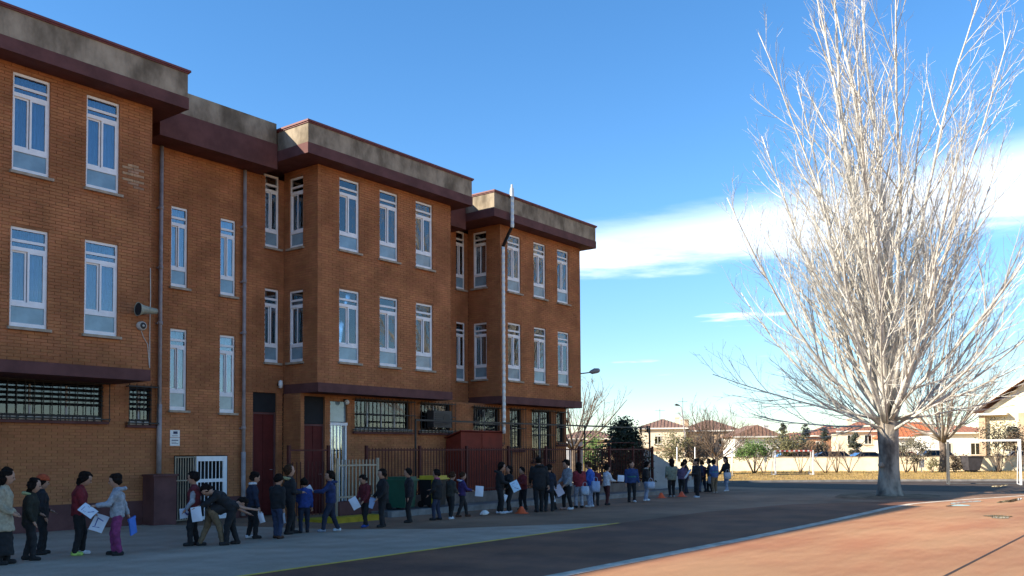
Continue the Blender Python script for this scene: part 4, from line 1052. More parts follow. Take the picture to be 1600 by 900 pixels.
sheet('white sheet held out to the right by the pupil in the purple jacket', at_hand('s', 'L', .0, (.1,-.10)), -125, 80, .24, .30, roll=-6, drop=.5)
sheet('pale blue printed sheet held in front of the black jacket by the red shed', at_hand('t', 'R', -.03, (-.02,-.08)), -125, 75, .26, .32, roll=24, drop=.45, mt=mat('paper_sky', (.50,.66,.80), .7, .04), mark=LINES)
sheet('white sheet between the two black dressed pupils by the red shed', at_hand('u', 'L', -.2, (-.05,-.1)), -125, 85, .12, .2, roll=-20)
sheet('white sheet hanging from the small pupil in black and white', at_hand('y', 'L', -.1, (-.02,-.08)), -130, 80, .24, .32, roll=14, drop=.4)
sheet('pinkish white sheet held by the pupil in the grey zipped jacket', at_hand('z', 'R', -.1, (-.05,-.1)), -125, 75, .26, .36, roll=28, drop=.3, mt=mat('paper_pink', (.60,.55,.62), .7, .04))
sheet('white sheet held up by the pupil in the white jacket', at_hand('ad', 'R', .08, (.1,-.08)), -125, 80, .24, .22, roll=-5)
def bag(label, pos, rz, col, w_=.3, h=.32):
    w_ *= .78; h *= .78; col = tuple(c_*.8 for c_ in col)
    o = thing('carrier_bag', label, 'bag', pos, R(rz), 'pale carrier bags held by the pupils')
    mt = mat('bag_%d' % int(col[0]*1000+col[2]*77), col, .6, .08, 8, .3, 30)
    b = MB(); n = 12; rows = []
    for (k, z, d) in ((.8, 0, .05), (1, .04, .09), (1.02, h*.5, .1), (.95, h*.85, .07), (.9, h, .03)):
        o_ = len(b.v)
        for j in range(n):
            a = 2*math.pi*j/n
            b.v.append((d*math.copysign(abs(math.cos(a))**.7, math.cos(a)), w_*.5*k*math.copysign(abs(math.sin(a))**.6, math.sin(a)) + .01*math.sin(j*2.3+z*30), z))
        rows.append(o_)
    for r0, r1 in zip(rows, rows[1:]):
        for j in range(n): b.f.append((r0+j, r0+(j+1)%n, r1+(j+1)%n, r1+j)); b.m.append(0)
    b.f.append(tuple(rows[0]+j for j in reversed(range(n)))); b.m.append(0)
    b.build('body', mt, o, smooth_=True)
    b = MB(); b.tube([(0,-.06,h),(0,-.05,h+.09),(0,0,h+.12),(0,.05,h+.09),(0,.06,h)], .008, 5); b.build('handle', mt, o)
    return o
bag('white and blue bag in front of the red padded jacket', (21.6, 14.05, .38), 30, (.50,.58,.70))
bag('pale blue bag at the knees of the cobalt jacket', (22.0, 13.95, .45), 40, (.36,.46,.66), .32, .4)
bag('white bag held by the pupil with pale scarf and light jeans', (25.75, 14.25, .40), 40, (.52,.58,.70), .34, .3)
bag('grey white bag held by the pupil in the plum jacket', (32.2, 15.2, .35), 40, (.40,.43,.50), .36, .36)
bag('white bag held by the pupil in black at the far end of the queue', (33.1, 14.95, .50), 40, (.62,.64,.70), .36, .34)
p_, d_ = HANDS['ak']['R']
b = MB(); b.tube([p_ + Vector((-.12,.05,-.1)), p_ + Vector((.12,-.06,.2))], .035, 10)
put('paper_roll', b.mesh('paper_roll', M_paper, True), None, label='rolled white sheet under the arm of the pupil in black', cat='paper')

# ---------------------------------------------------------------- trees
M_bark_w = mat('poplar_bark', (0.72, 0.69, 0.62), 0.9, 0.1, 2.6, 0.7, 18, col2=(0.40, 0.37, 0.32))
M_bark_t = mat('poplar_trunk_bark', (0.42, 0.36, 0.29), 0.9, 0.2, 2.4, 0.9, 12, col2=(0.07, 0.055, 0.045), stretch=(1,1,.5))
M_twig_w = mat('poplar_twig', (0.56, 0.53, 0.47), 0.85, 0.1, 3)
M_bark_b = mat('brown_bark', (0.17, 0.125, 0.09), 0.9, 0.2, 4, 0.4, 20)
M_twig_b = mat('brown_twig', (0.19, 0.13, 0.09), 0.9, 0.15, 4)
def bend(p, d, L_, n, r0, r1, r, tropism, wobble, hook=None):
    """points and radii of one growing shoot"""
    pts = [p.copy()]; rad = [r0]; d = d.normalized()
    for i in range(n):
        d = d + Vector((r.gauss(0, wobble), r.gauss(0, wobble), r.gauss(0, wobble)*.7)) + Vector((0, 0, tropism/n))
        d.normalize(); p = p + d*(L_/n); pts.append(p.copy()); rad.append(r0 + (r1-r0)*((i+1)/n)**.8)
    return pts, rad
def side_dir(d, ang, r, upbias=.0):
    a = d.orthogonal().normalized(); b = d.cross(a); t = r.uniform(0, 2*math.pi)
    v = d*math.cos(ang) + (a*math.cos(t) + b*math.sin(t))*math.sin(ang)
    return (v + Vector((0, 0, upbias))).normalized()
def interp(pts, rad, t):
    q = t*(len(pts)-1); i = min(int(q), len(pts)-2); k = q-i
    return pts[i].lerp(pts[i+1], k), rad[i]*(1-k)+rad[i+1]*k, (pts[i+1]-pts[i]).normalized()
def branchy(name, label, x, y, seed, trunk, limbs, dens=1.0, mats=None, group=None, twig_r=.0055, cat='tree'):
    """trunk: points/radii; limbs: list of (height, azimuth, inclination, length, radius, tropism)"""
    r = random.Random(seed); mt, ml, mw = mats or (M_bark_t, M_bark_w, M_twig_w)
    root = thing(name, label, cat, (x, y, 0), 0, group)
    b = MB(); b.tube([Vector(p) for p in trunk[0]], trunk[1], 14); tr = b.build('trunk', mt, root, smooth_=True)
    tw = MB()
    for (p0, az, inc, Ln, rad0, trop) in limbs:
        lb = MB()
        d = Vector((math.sin(inc)*math.cos(az), math.sin(inc)*math.sin(az), math.cos(inc)))
        n = max(5, int(Ln/.9))
        pts, rd = bend(Vector(p0), d, Ln, n, rad0, .012 + .1*twig_r, r, trop, .038)
        lb.tube(pts, rd, 7)
        ns = int(Ln/(0.85 if inc < .32 else .52)*dens)
        for k in range(ns):
            t = .10 + .88*(k + r.random())/ns
            p, rr, dd = interp(pts, rd, t)
            l2 = (1.0-t)*Ln*.38 + r.uniform(.5, 1.1)
            p2, r2 = bend(p, side_dir(dd, R(r.uniform(18, 42)), r, .08), l2, max(3, int(l2/.5)), min(rr*.6, .018+.016*l2), twig_r*1.2, r, trop*.5 + .25, .07)
            lb.tube(p2, r2, 5 if l2 > 1.5 else 4, cap=False)
            nt_ = int((l2/.36)*dens) + 1
            for q in range(nt_):
                t2 = .12 + .86*(q + r.random())/nt_
                p3, r3, d3 = interp(p2, r2, t2)
                l3 = (1-t2)*l2*.35 + r.uniform(.25, .7)
                p4, r4 = bend(p3, side_dir(d3, R(r.uniform(20, 50)), r, .1), l3, 3, min(r3*.7, twig_r*1.35), twig_r*.65, r, .3, .1)
                tw.tube(p4, r4, 3, cap=False)
                for u in range(1 if l3 < .5 else 2):
                    p5, r5, d5 = interp(p4, r4, r.uniform(.2, .9))
                    l4 = r.uniform(.18, .45)
                    p6, r6 = bend(p5, side_dir(d5, R(r.uniform(25, 55)), r, .1), l4, 2, twig_r*.75, twig_r*.5, r, .2, .1)
                    tw.tube(p6, r6, 3, cap=False)
        lb.build('limb', ml, root, smooth_=True)
    tw.build('twigs', mw, root, kind='stuff')
    return root
r0 = random.Random(11)
TX, TY = 33.1, 8.95
limbs = []
ph0 = 0.4
for i in range(43):
    az = ph0 + i*2.39996
    if i < 4: inc = R(r0.uniform(3, 10)); Ln = r0.uniform(15.5, 17.5); rad = r0.uniform(.15, .18); trop = .05; z = r0.uniform(2.4, 2.8)
    elif i < 9: inc = R(r0.uniform(9, 17)); Ln = r0.uniform(13.0, 15.5); rad = r0.uniform(.08, .105); trop = .16; z = r0.uniform(2.5, 3.6)
    elif i < 18: inc = R(r0.uniform(20, 33)); Ln = r0.uniform(10.5, 13.0); rad = r0.uniform(.075, .10); trop = .46; z = r0.uniform(2.3, 3.5)
    elif i < 28: inc = R(r0.uniform(40, 58)); Ln = r0.uniform(8.2, 10.2); rad = r0.uniform(.07, .09); trop = .85; z = r0.uniform(2.2, 3.1)
    elif i < 35: inc = R(r0.uniform(58, 74)); Ln = r0.uniform(6.0, 7.6); rad = r0.uniform(.05, .065); trop = .55; z = r0.uniform(2.1, 2.6)
    else: inc = R(r0.uniform(76, 92)); Ln = r0.uniform(4.8, 6.6); rad = r0.uniform(.035, .05); trop = .30; z = r0.uniform(2.1, 2.7)
    limbs.append(((.15*math.cos(az), .15*math.sin(az), z), az, inc, Ln, rad, trop))
trunk = ([(0,0,-.05), (.01,0,.1), (.0,.01,.35), (.0,0,.8), (.02,0,1.5), (.02,.01,2.0), (.03,.01,2.45), (.04,0,2.9)], [.50, .44, .385, .35, .335, .345, .36, .19])
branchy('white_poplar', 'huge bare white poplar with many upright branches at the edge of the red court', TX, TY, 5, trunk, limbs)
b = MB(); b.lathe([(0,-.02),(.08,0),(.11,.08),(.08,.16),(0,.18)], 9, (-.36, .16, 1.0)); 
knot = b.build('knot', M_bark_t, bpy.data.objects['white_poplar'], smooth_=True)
# second, greyer tree far behind it
def spread(n, L0, L1, i0, i1, rad, trop, z, rr):
    return [((.06*math.cos(i*2.4), .06*math.sin(i*2.4), z + rr.uniform(-.2, .3)), i*2.39996 + rr.uniform(-.3, .3), R(rr.uniform(i0, i1)), rr.uniform(L0, L1), rad*rr.uniform(.8, 1.2), trop) for i in range(n)]
p = place((1472-800)/1420, 66)
rr = random.Random(4)
branchy('bare_tree', 'bare grey tree with a wide crown behind the right goal', p.x, p.y, 9, ([(0,0,-.1),(0,0,.6),(.05,0,1.4),(.02,.05,2.3)], [.36,.27,.23,.2]),
        spread(13, 5.0, 7.0, 28, 66, .11, .35, 2.2, rr), .75, (M_bark_b, mat('grey_bark', (.36,.31,.25), .9, .15, 3), mat('grey_twig', (.34,.28,.21), .9, .1)), twig_r=.012)
p = place((1118-800)/1420, 60); rr = random.Random(5)
branchy('bare_tree', 'brown bare tree with a round twiggy crown behind the queue', p.x, p.y, 10, ([(0,0,-.1),(.05,0,.5),(.0,0,1.2)], [.17,.13,.1]),
        spread(12, 2.3, 3.1, 20, 70, .05, .35, 1.1, rr), 1.25, (M_bark_b, M_bark_b, M_twig_b), twig_r=.010)
p = place((896-800)/1420, 48); rr = random.Random(6)
branchy('bare_tree', 'bare tree showing past the far corner of the school', p.x, p.y, 11, ([(0,0,-.1),(.05,0,.9),(.0,0,1.7)], [.22,.17,.14]),
        spread(10, 3.6, 4.6, 20, 62, .07, .3, 1.6, rr), .7, (M_bark_b, M_bark_b, M_twig_b), twig_r=.009)
# leafy trees and bushes
def leaf_mat(n, c, c2): return mat(n, c, .75, .2, 3, col2=c2, island=.28)
M_l_dark = leaf_mat('leaf_dark', (.028,.045,.020), (.016,.026,.012)); M_l_olive = leaf_mat('leaf_olive', (.14,.125,.045), (.085,.08,.035))
M_l_green = leaf_mat('leaf_green', (.10,.17,.03), (.055,.10,.02)); M_l_grey = leaf_mat('leaf_grey', (.15,.135,.085), (.09,.08,.05)); M_l_cyp = leaf_mat('leaf_cypress', (.045,.05,.025), (.03,.033,.018))
M_l_brown = leaf_mat('leaf_brown', (.17,.11,.06), (.11,.075,.04))
def leafy(name, label, pos, w_, z0, z1, n, size, ml, seed, stems=3, stem_r=.05, cat='tree', group=None, shape='round', spreadbase=.3, tight=1.0):
    r = random.Random(seed); root = thing(name, label, cat, pos, 0, group)
    b = MB(); cz = (z0+z1)/2; hz = (z1-z0)/2
    tops = []
    for i in range(stems):
        a = i*2.4 + r.random(); k = w_*.5*spreadbase
        t = Vector((math.cos(a)*k, math.sin(a)*k, z0 + hz*.7)); tops.append(t)
        b.tube([(math.cos(a)*.06, math.sin(a)*.06, -.05), (t.x*.45, t.y*.45, z0*.55), t], [stem_r, stem_r*.8, stem_r*.45], 6)
        for q in range(3):
            u = Vector((t.x + r.uniform(-.3,.3)*w_, t.y + r.uniform(-.3,.3)*w_, z0 + hz*r.uniform(.9, 1.5))); b.tube([t*.8, u], [stem_r*.4, stem_r*.15], 4, cap=False)
    b.build('trunk' if stems == 1 else 'stems', M_bark_b, root, smooth_=True)
    c = MB(); clumps = []
    for i in range(max(14, n//60)):
        while True:
            u = Vector((r.uniform(-1,1), r.uniform(-1,1), r.uniform(-1,1)))
            if .35 < u.length < 1: break
        if shape == 'column': cc = Vector((u.x*w_*.5*(1-.55*max(0,u.z)), u.y*w_*.5*(1-.55*max(0,u.z)), cz + u.z*hz))
        elif shape == 'cone': k = 1-.75*max(0, (u.z+1)/2 - .15); cc = Vector((u.x*w_*.5*k, u.y*w_*.5*k, cz + u.z*hz))
        elif shape == 'flat': cc = Vector((u.x*w_*.5, u.y*w_*.5, cz + hz*(1.1*(1-u.x*u.x-u.y*u.y)**1 - .7 + .3*u.z) if u.x*u.x+u.y*u.y < 1 else cz))
        else: cc = Vector((u.x*w_*.5, u.y*w_*.5, cz + u.z*hz))
        clumps.append((cc, r.uniform(.10, .2)*min(w_, 2*hz)))
    for i in range(n):
        cc, s = clumps[r.randrange(len(clumps))]
        p = cc + Vector((r.gauss(0, s*tight), r.gauss(0, s*tight), r.gauss(0, s*.8*tight)))
        p.z = min(max(p.z, z0*.8+.02), z1 + .1)
        d = Vector((r.gauss(0,1), r.gauss(0,1), r.gauss(0,1))).normalized(); e = d.orthogonal().normalized(); l = size*r.uniform(.6, 1.3)
        f_ = d.cross(e); 
        c.add([tuple(p - d*l), tuple(p + e*l*.5), tuple(p + d*l), tuple(p - e*l*.5 + f_*l*.2)], [(0,1,2,3)])
    c.build('crown', ml, root)
    return root
def P(px, d): return place((px-800)/1420, d)
def Zp(px, y, d): return CAM_H + (706.6 - .0062*(px-800) - y)*d/1420
leafy('holly_bush', 'dense dark evergreen bush behind the far end of the railing', tuple(P(972, 36)), 2.3, .2, Zp(970, 655, 36), 10000, .07, M_l_dark, 21, 3, .06, 'bush', shape='cone', tight=.5)
leafy('green_bush', 'sunlit yellow green bush between the school corner and the dark evergreen', tuple(P(921, 58)), 1.7, .5, Zp(921, 676, 58), 1500, .10, M_l_green, 22, 4, .05, 'bush')
leafy('olive_shrub', 'broad olive green shrub in front of the tiled houses', tuple(P(1052, 63)), 2.5, .9, Zp(1060, 674, 63), 1900, .085, M_l_olive, 23, 4, .05, 'shrub')
leafy('olive_shrub', 'dull brown green shrub leaning against the bare brown tree', tuple(P(1086, 64)), 2.2, .8, Zp(1085, 683, 64), 1500, .085, M_l_brown, 24, 4, .05, 'shrub')
leafy('umbrella_tree', 'small bright green flat crowned tree left of the far goal', tuple(P(1177, 66)), 2.5, .95, Zp(1180, 686, 66), 2600, .075, M_l_green, 25, 5, .05, shape='flat', spreadbase=.7)
leafy('olive_tree', 'bushy green tree behind the low wall above the far goal', tuple(P(1226, 82)), 3.2, 1.0, Zp(1226, 676, 82), 1800, .11, M_l_olive, 26, 2, .1)
leafy('olive_tree', 'brown green tree behind the crossbar of the far goal', tuple(P(1262, 84)), 3.0, .8, Zp(1262, 688, 84), 1400, .11, M_l_brown, 27, 2, .1)
for i, (px, yt, d, lb) in enumerate(((1223, 655, 92, 'slim dark cypress above the bushy green tree'), (1258, 661, 92, 'slim dark cypress behind the far goal'), (1288, 664, 95, 'slim dark cypress right of the far goal'), (1335, 672, 88, 'slim cypress left of the poplar trunk'))):
    leafy('cypress', lb, tuple(P(px, d)), .95, .3, Zp(px, yt, d), 3000, .10, M_l_cyp, 30+i, 1, .08, group='dark cypresses among the houses', shape='column', tight=.7)
leafy('round_bush', 'round grey green bush right of the poplar trunk', tuple(P(1428, 65)), 2.0, .75, Zp(1428, 684, 65), 1700, .075, M_l_grey, 36, 5, .03, 'bush')
leafy('grey_shrub', 'feathery grey shrub in front of the yellow house', tuple(P(1560, 66)), 2.4, 1.3, Zp(1560, 654, 66), 1900, .08, M_l_grey, 37, 4, .04, 'shrub')
leafy('grey_shrub', 'darker grey shrub above the right goal post', tuple(P(1592, 65)), 2.0, 1.2, Zp(1592, 672, 65), 1400, .08, M_l_brown, 38, 4, .04, 'shrub')
leafy('dry_hedge', 'dry brown clipped hedge left of the dark skip', tuple(P(1490, 66)), 1.7, .15, Zp(1490, 711, 66), 1200, .07, M_l_brown, 39, 4, .03, 'hedge')
leafy('low_bush', 'low green bush at the foot of the bare grey tree', tuple(P(1455, 64)), .9, .1, Zp(1455, 715, 64), 500, .06, M_l_olive, 40, 3, .03, 'bush')
def stems(label, px, d, h, n, seed):
    r = random.Random(seed); root = thing('bare_shrub', label, 'shrub', tuple(P(px, d)), 0)
    b = MB(); tw = MB()
    for i in range(n):
        a = r.uniform(0, 6.28); inc = R(r.uniform(12, 42))
        dd = Vector((math.sin(inc)*math.cos(a), math.sin(inc)*math.sin(a), math.cos(inc)))
        pts, rd = bend(Vector((.05*math.cos(a), .05*math.sin(a), -.03)), dd, h*r.uniform(.8, 1.1), 5, .035, .012, r, .1, .1); b.tube(pts, rd, 5)
        for q in range(7):
            p, rr_, d3 = interp(pts, rd, r.uniform(.4, 1)); p2, r2 = bend(p, side_dir(d3, R(r.uniform(20, 50)), r), h*.4, 3, .010, .006, r, .1, .12); tw.tube(p2, r2, 3, cap=False)
    b.build('stems', M_bark_b, root, smooth_=True); tw.build('twigs', M_twig_b, root, kind='stuff')
for i, (lb, px, d, h, n) in enumerate((('thin bare shrub left of the far goal under the white round sign', 1192, 65, 1.5, 4), ('thin bare shrub inside the far goal', 1249, 65, 1.7, 4), ('bare shrub just right of the far goal', 1288, 65, 2.2, 5),
        ('bare shrub left of the dark parked estate car', 1306, 65, 2.4, 5), ('spreading bare shrub in front of the long dark car', 1326, 65, 1.9, 6), ('thin bare shrub in front of the red car', 1414, 65, 1.7, 6), ('low bare shrub under the feathery grey shrub', 1556, 65, 1.9, 7), ('bare shrub beside the right goal post', 1585, 65, 1.8, 4))):
    stems(lb, px, d, h, n, 60+i)

# ---------------------------------------------------------------- beyond the yard: goals, low wall, cars, houses
M_goal = mat('goal_white', (.70,.70,.70), .5, .05, 5)
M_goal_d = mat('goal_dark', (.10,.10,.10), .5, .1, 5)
M_goal_r = mat('goal_red', (.45,.07,.05), .5, .08, 5)
def goal(label, pl, pr, h, depth, shaded_left=False, bands=False):
    """pl, pr: feet of the two posts; the net frame leans back away from the camera"""
    pl, pr = Vector(pl), Vector(pr); u = (pr-pl); Lg = u.length; u.normalize(); bk = Vector((-u.y, u.x, 0))
    root = thing('goal', label, 'goal', tuple(pl), 0, 'small football goals')
    s = .045
    def post(p, m):
        b = MB(); b.obox(p + Vector((0,0,h/2)), u*s, bk*s, Vector((0,0,h/2))); b.build('post', m, root)
    post(Vector((0,0,0)), M_goal_d if shaded_left else M_goal); post(u*Lg, M_goal)  # tree shade on the left post is put into its dark colour
    b = MB(); b.obox(u*Lg/2 + Vector((0,0,h-.002)), u*(Lg/2 + s + .003), bk*(s+.003), Vector((0,0,s))); cb = b.build('crossbar', M_goal, root)
    if bands:
        for i in range(8):
            b = MB(); b.obox(u*Lg*(i+.5)/8 + Vector((0,0,h-.002)), u*.09, bk*(s+.006), Vector((0,0,s+.003))); b.build('band', M_goal_r, cb)
    for k, (q, m) in enumerate(((Vector((0,0,0)), M_goal_d if shaded_left else M_goal), (u*Lg, M_goal))):  # left stay takes the same painted shade as its post
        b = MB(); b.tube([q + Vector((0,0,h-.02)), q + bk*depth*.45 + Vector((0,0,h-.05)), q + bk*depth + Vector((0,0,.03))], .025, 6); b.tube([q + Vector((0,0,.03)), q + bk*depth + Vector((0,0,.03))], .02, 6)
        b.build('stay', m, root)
    b = MB(); b.tube([bk*depth + Vector((0,0,.03)), u*Lg + bk*depth + Vector((0,0,.03))], .02, 6); b.build('ground_bar', M_goal_d, root)
gr = P(1592, 40.5); gl = P(1480, 41.5)
goal('white football goal at the right edge beside the dark asphalt', tuple(gl), tuple(gr), 2.0, .9, shaded_left=True)
goal('small far football goal on the dry grass with red and white crossbar', tuple(P(1210, 60)), tuple(P(1269, 60)), 1.58, .9, bands=True)
# low cream wall along the far side of the grass
M_lwall = mat('cream_render', (.80,.68,.47), .9, .06, 1.2, .15, 20)
lw = thing('boundary_wall', 'long low cream wall along the far side of the grass', 'wall', (0,0,0))
pts = [P(1035, 74), P(1140, 72.5), P(1300, 70.5), P(1480, 68.5), P(1640, 67)]
for a, c_ in zip(pts, pts[1:]):
    d = (c_-a); n_ = Vector((-d.y, d.x, 0)).normalized()*.1; m_ = (a+c_)/2
    b = MB(); b.obox(m_ + Vector((0,0,.52)), d*.5, n_, Vector((0,0,.56))); b.build('wall_panel', M_lwall, lw)
    b = MB(); b.obox(m_ + Vector((0,0,1.10)), d*.5, n_*1.35, Vector((0,0,.025))); b.build('coping', M_conc, lw)
def pole(name, label, cat, p, h, r, mt, group=None):
    o = thing(name, label, cat, tuple(p), 0, group)
    b = MB(); b.tube([(0,0,-.02),(0,0,h)], r, 8); b.build('shaft', mt, o, smooth_=True)
    b = MB(); b.lathe([(0,h-.001),(r*1.1,h),(0,h+r*1.2)], 8); b.build('cap', mt, o)
    b = MB(); b.box(-.1,.1,-.1,.1,-.02,.012); b.build('base', M_pave, o)
    return o
for i, (px, d, lb) in enumerate(((1057, 58, 'white post behind the sage green coat'), (1085, 60, 'white post behind the pupil with the rolled sheet'), (1143, 59, 'white post just right of the last pupil in the queue'))):
    pole('white_post', lb, 'post', P(px, d), 1.85, .035, M_white, 'white posts along the grass')
o = pole('sign_post', 'round white sign on a thin post left of the far goal', 'sign', P(1194, 66.5), 1.0, .03, M_pipe)
b = MB(); b.lathe([(0,-.02),(.26,-.02),(.26,.02),(0,.02)], 18, (0,-.04,.98), 'y'); b.build('disc', M_white, o)
o = thing('litter_bin', 'small white litter bin on a post below the round grey green bush', 'bin', tuple(P(1438, 65)))
b = MB(); b.lathe([(.0,.32),(.17,.32),(.2,.82),(.18,.83),(.17,.8),(0,.4)], 12); b.build('basket', M_white, o)
b = MB(); b.tube([(0,0,0),(0,0,.4)], .03, 6); b.build('post', M_pipe, o)
b = MB(); b.lathe([(.21,.83),(.21,.9),(.0,.93)], 12); b.build('lid', M_pipe, o)
o = thing('skip', 'dark grey tapered skip standing before the cream wall', 'skip', tuple(P(1515, 65)), R(-50))
b = MB(); M_skip = mat('skip_dark', (.055,.05,.055), .6, .15, 3)
b.add([(-.38,-.45,.12),(.38,-.45,.12),(.38,.45,.12),(-.38,.45,.12),(-.5,-.55,1.1),(.62,-.55,1.05),(.62,.55,1.05),(-.5,.55,1.1)], [(0,3,2,1),(0,1,5,4),(1,2,6,5),(2,3,7,6),(3,0,4,7)]); b.build('body', M_skip, o)
b = MB(); b.tube([(-.52,-.57,1.1),(.64,-.57,1.05),(.64,.57,1.05),(-.52,.57,1.1),(-.52,-.57,1.1)], .03, 6); b.build('rim', M_skip, o)
for s in (-1,1):
    b = MB(); b.box(-.3,.3,s*.3-.04,s*.3+.04,0,.13); b.build('skid', M_iron, o)
# parked cars behind the wall
M_tyre = mat('tyre', (.015,.015,.015), .8); M_rim = mat('rim', (.4,.4,.42), .35, .05, metal=.6); M_lamp_r = mat('tail_lamp', (.35,.02,.02), .3); M_lamp_w = mat('head_lamp', (.6,.62,.65), .2)
CARG = glass_mat('car_glass', .0, (.10,.11,.12))
def car(label, px, d, yaw, col, name, h=1.46, estate=False):
    o = thing('parked_car', label, 'car', tuple(P(px, d)), R(yaw), 'cars parked behind the low wall')
    pm = bpy.data.materials.new(name); pm.use_nodes = True; q = pm.node_tree.nodes['Principled BSDF']; q.inputs['Base Color'].default_value = (*col, 1); q.inputs['Roughness'].default_value = .7; q.inputs['Specular IOR Level'].default_value = .12
    prof = [(-2.1,.35),(-2.12,.75),(-2.0,.95),(-.95 if False else -1.05,1.0),(-.35,h),( .95 if not estate else 1.55,h),(1.65 if not estate else 2.0,1.02),(2.08,.95),(2.12,.5),(2.05,.32)]
    b = MB(); n = len(prof)
    def wy(z): return .84 if z < 1.02 else .84 - (z-1.0)*.42
    vs = [(x, -wy(z), z) for x, z in prof] + [(x, wy(z), z) for x, z in prof]
    b.add(vs, [tuple(range(n))[::-1], tuple(range(n, 2*n))] + [(i, (i+1)%n, n+(i+1)%n, n+i) for i in range(n)]); b.build('body', pm, o)
    x0, x1 = -.25, (.95 if not estate else 1.5)
    for s in (-1, 1):
        for (a, c_, a2, c2) in ((x0-.52, x0+.50, x0-.05, x0+.50), (x0+.58, x1+.42, x0+.58, x1-.04)):
            g_ = MB(); g_.quad((a, s*(wy(1.03)+.006), 1.03), (c_, s*(wy(1.03)+.006), 1.03), (c2, s*(wy(h-.07)+.006), h-.07), (a2, s*(wy(h-.07)+.006), h-.07)); g_.build('side_window', CARG, o)
    for (xa, xb) in ((-1.05, -.35), ((1.65 if not estate else 2.0), (.95 if not estate else 1.55))):
        e = .012*(1 if xa > 0 else -1)
        g_ = MB(); g_.quad((xa*.96+xb*.04+e, -.76, 1.05), (xa*.96+xb*.04+e, .76, 1.05), (xb*.93+xa*.07+e, .62, h-.04), (xb*.93+xa*.07+e, -.62, h-.04)); g_.build('windscreen' if xa < 0 else 'rear_window', CARG, o)
    for s in (-1, 1):
        for x in (-1.3, 1.3):
            wmb = MB(); wmb.lathe([(0,-.1),(.30,-.1),(.32,-.06),(.32,.06),(.30,.1),(0,.1)], 16, (0,0,0), 'y'); wh = wmb.build('wheel', M_tyre, o, loc=(x, s*.78, .32))
            rb = MB(); rb.lathe([(0,s*.112),(.19,s*.105)], 14, (0,0,0), 'y'); rb.build('rim', M_rim, wh)
        hb = MB(); hb.box(-2.14,-2.04,s*.62-.16,s*.62+.16,.68,.82); hb.build('headlight', M_lamp_w, o)
        hb = MB(); hb.box(2.06,2.15,s*.66-.12,s*.66+.12,.70,.92); hb.build('tail_light', M_lamp_r, o)
        hb = MB(); hb.box(-.82,-.72,s*.86-.06,s*.86+.08,1.0,1.12); hb.build('mirror', pm, o)
    return o
car('dark blue estate car parked behind the low wall right of the far goal', 1288, 82, -52, (.012,.014,.02), 'car_navy', 1.5, True)
car('long dark car parked behind the wall left of the poplar trunk', 1346, 84, -50, (.018,.018,.02), 'car_black', 1.42)
car('dark red car parked just right of the poplar trunk', 1403, 84, -48, (.16,.025,.02), 'car_red', 1.42)
car('blue grey car parked behind the bare grey tree', 1450, 84, -47, (.03,.036,.045), 'car_blue', 1.55, True)
car('grey car parked half hidden behind the far goal', 1228, 84, -52, (.12,.12,.13), 'car_grey', 1.45)
car('silver car parked behind the wall before the yellow house', 1578, 84, -45, (.25,.26,.28), 'car_silver', 1.45)
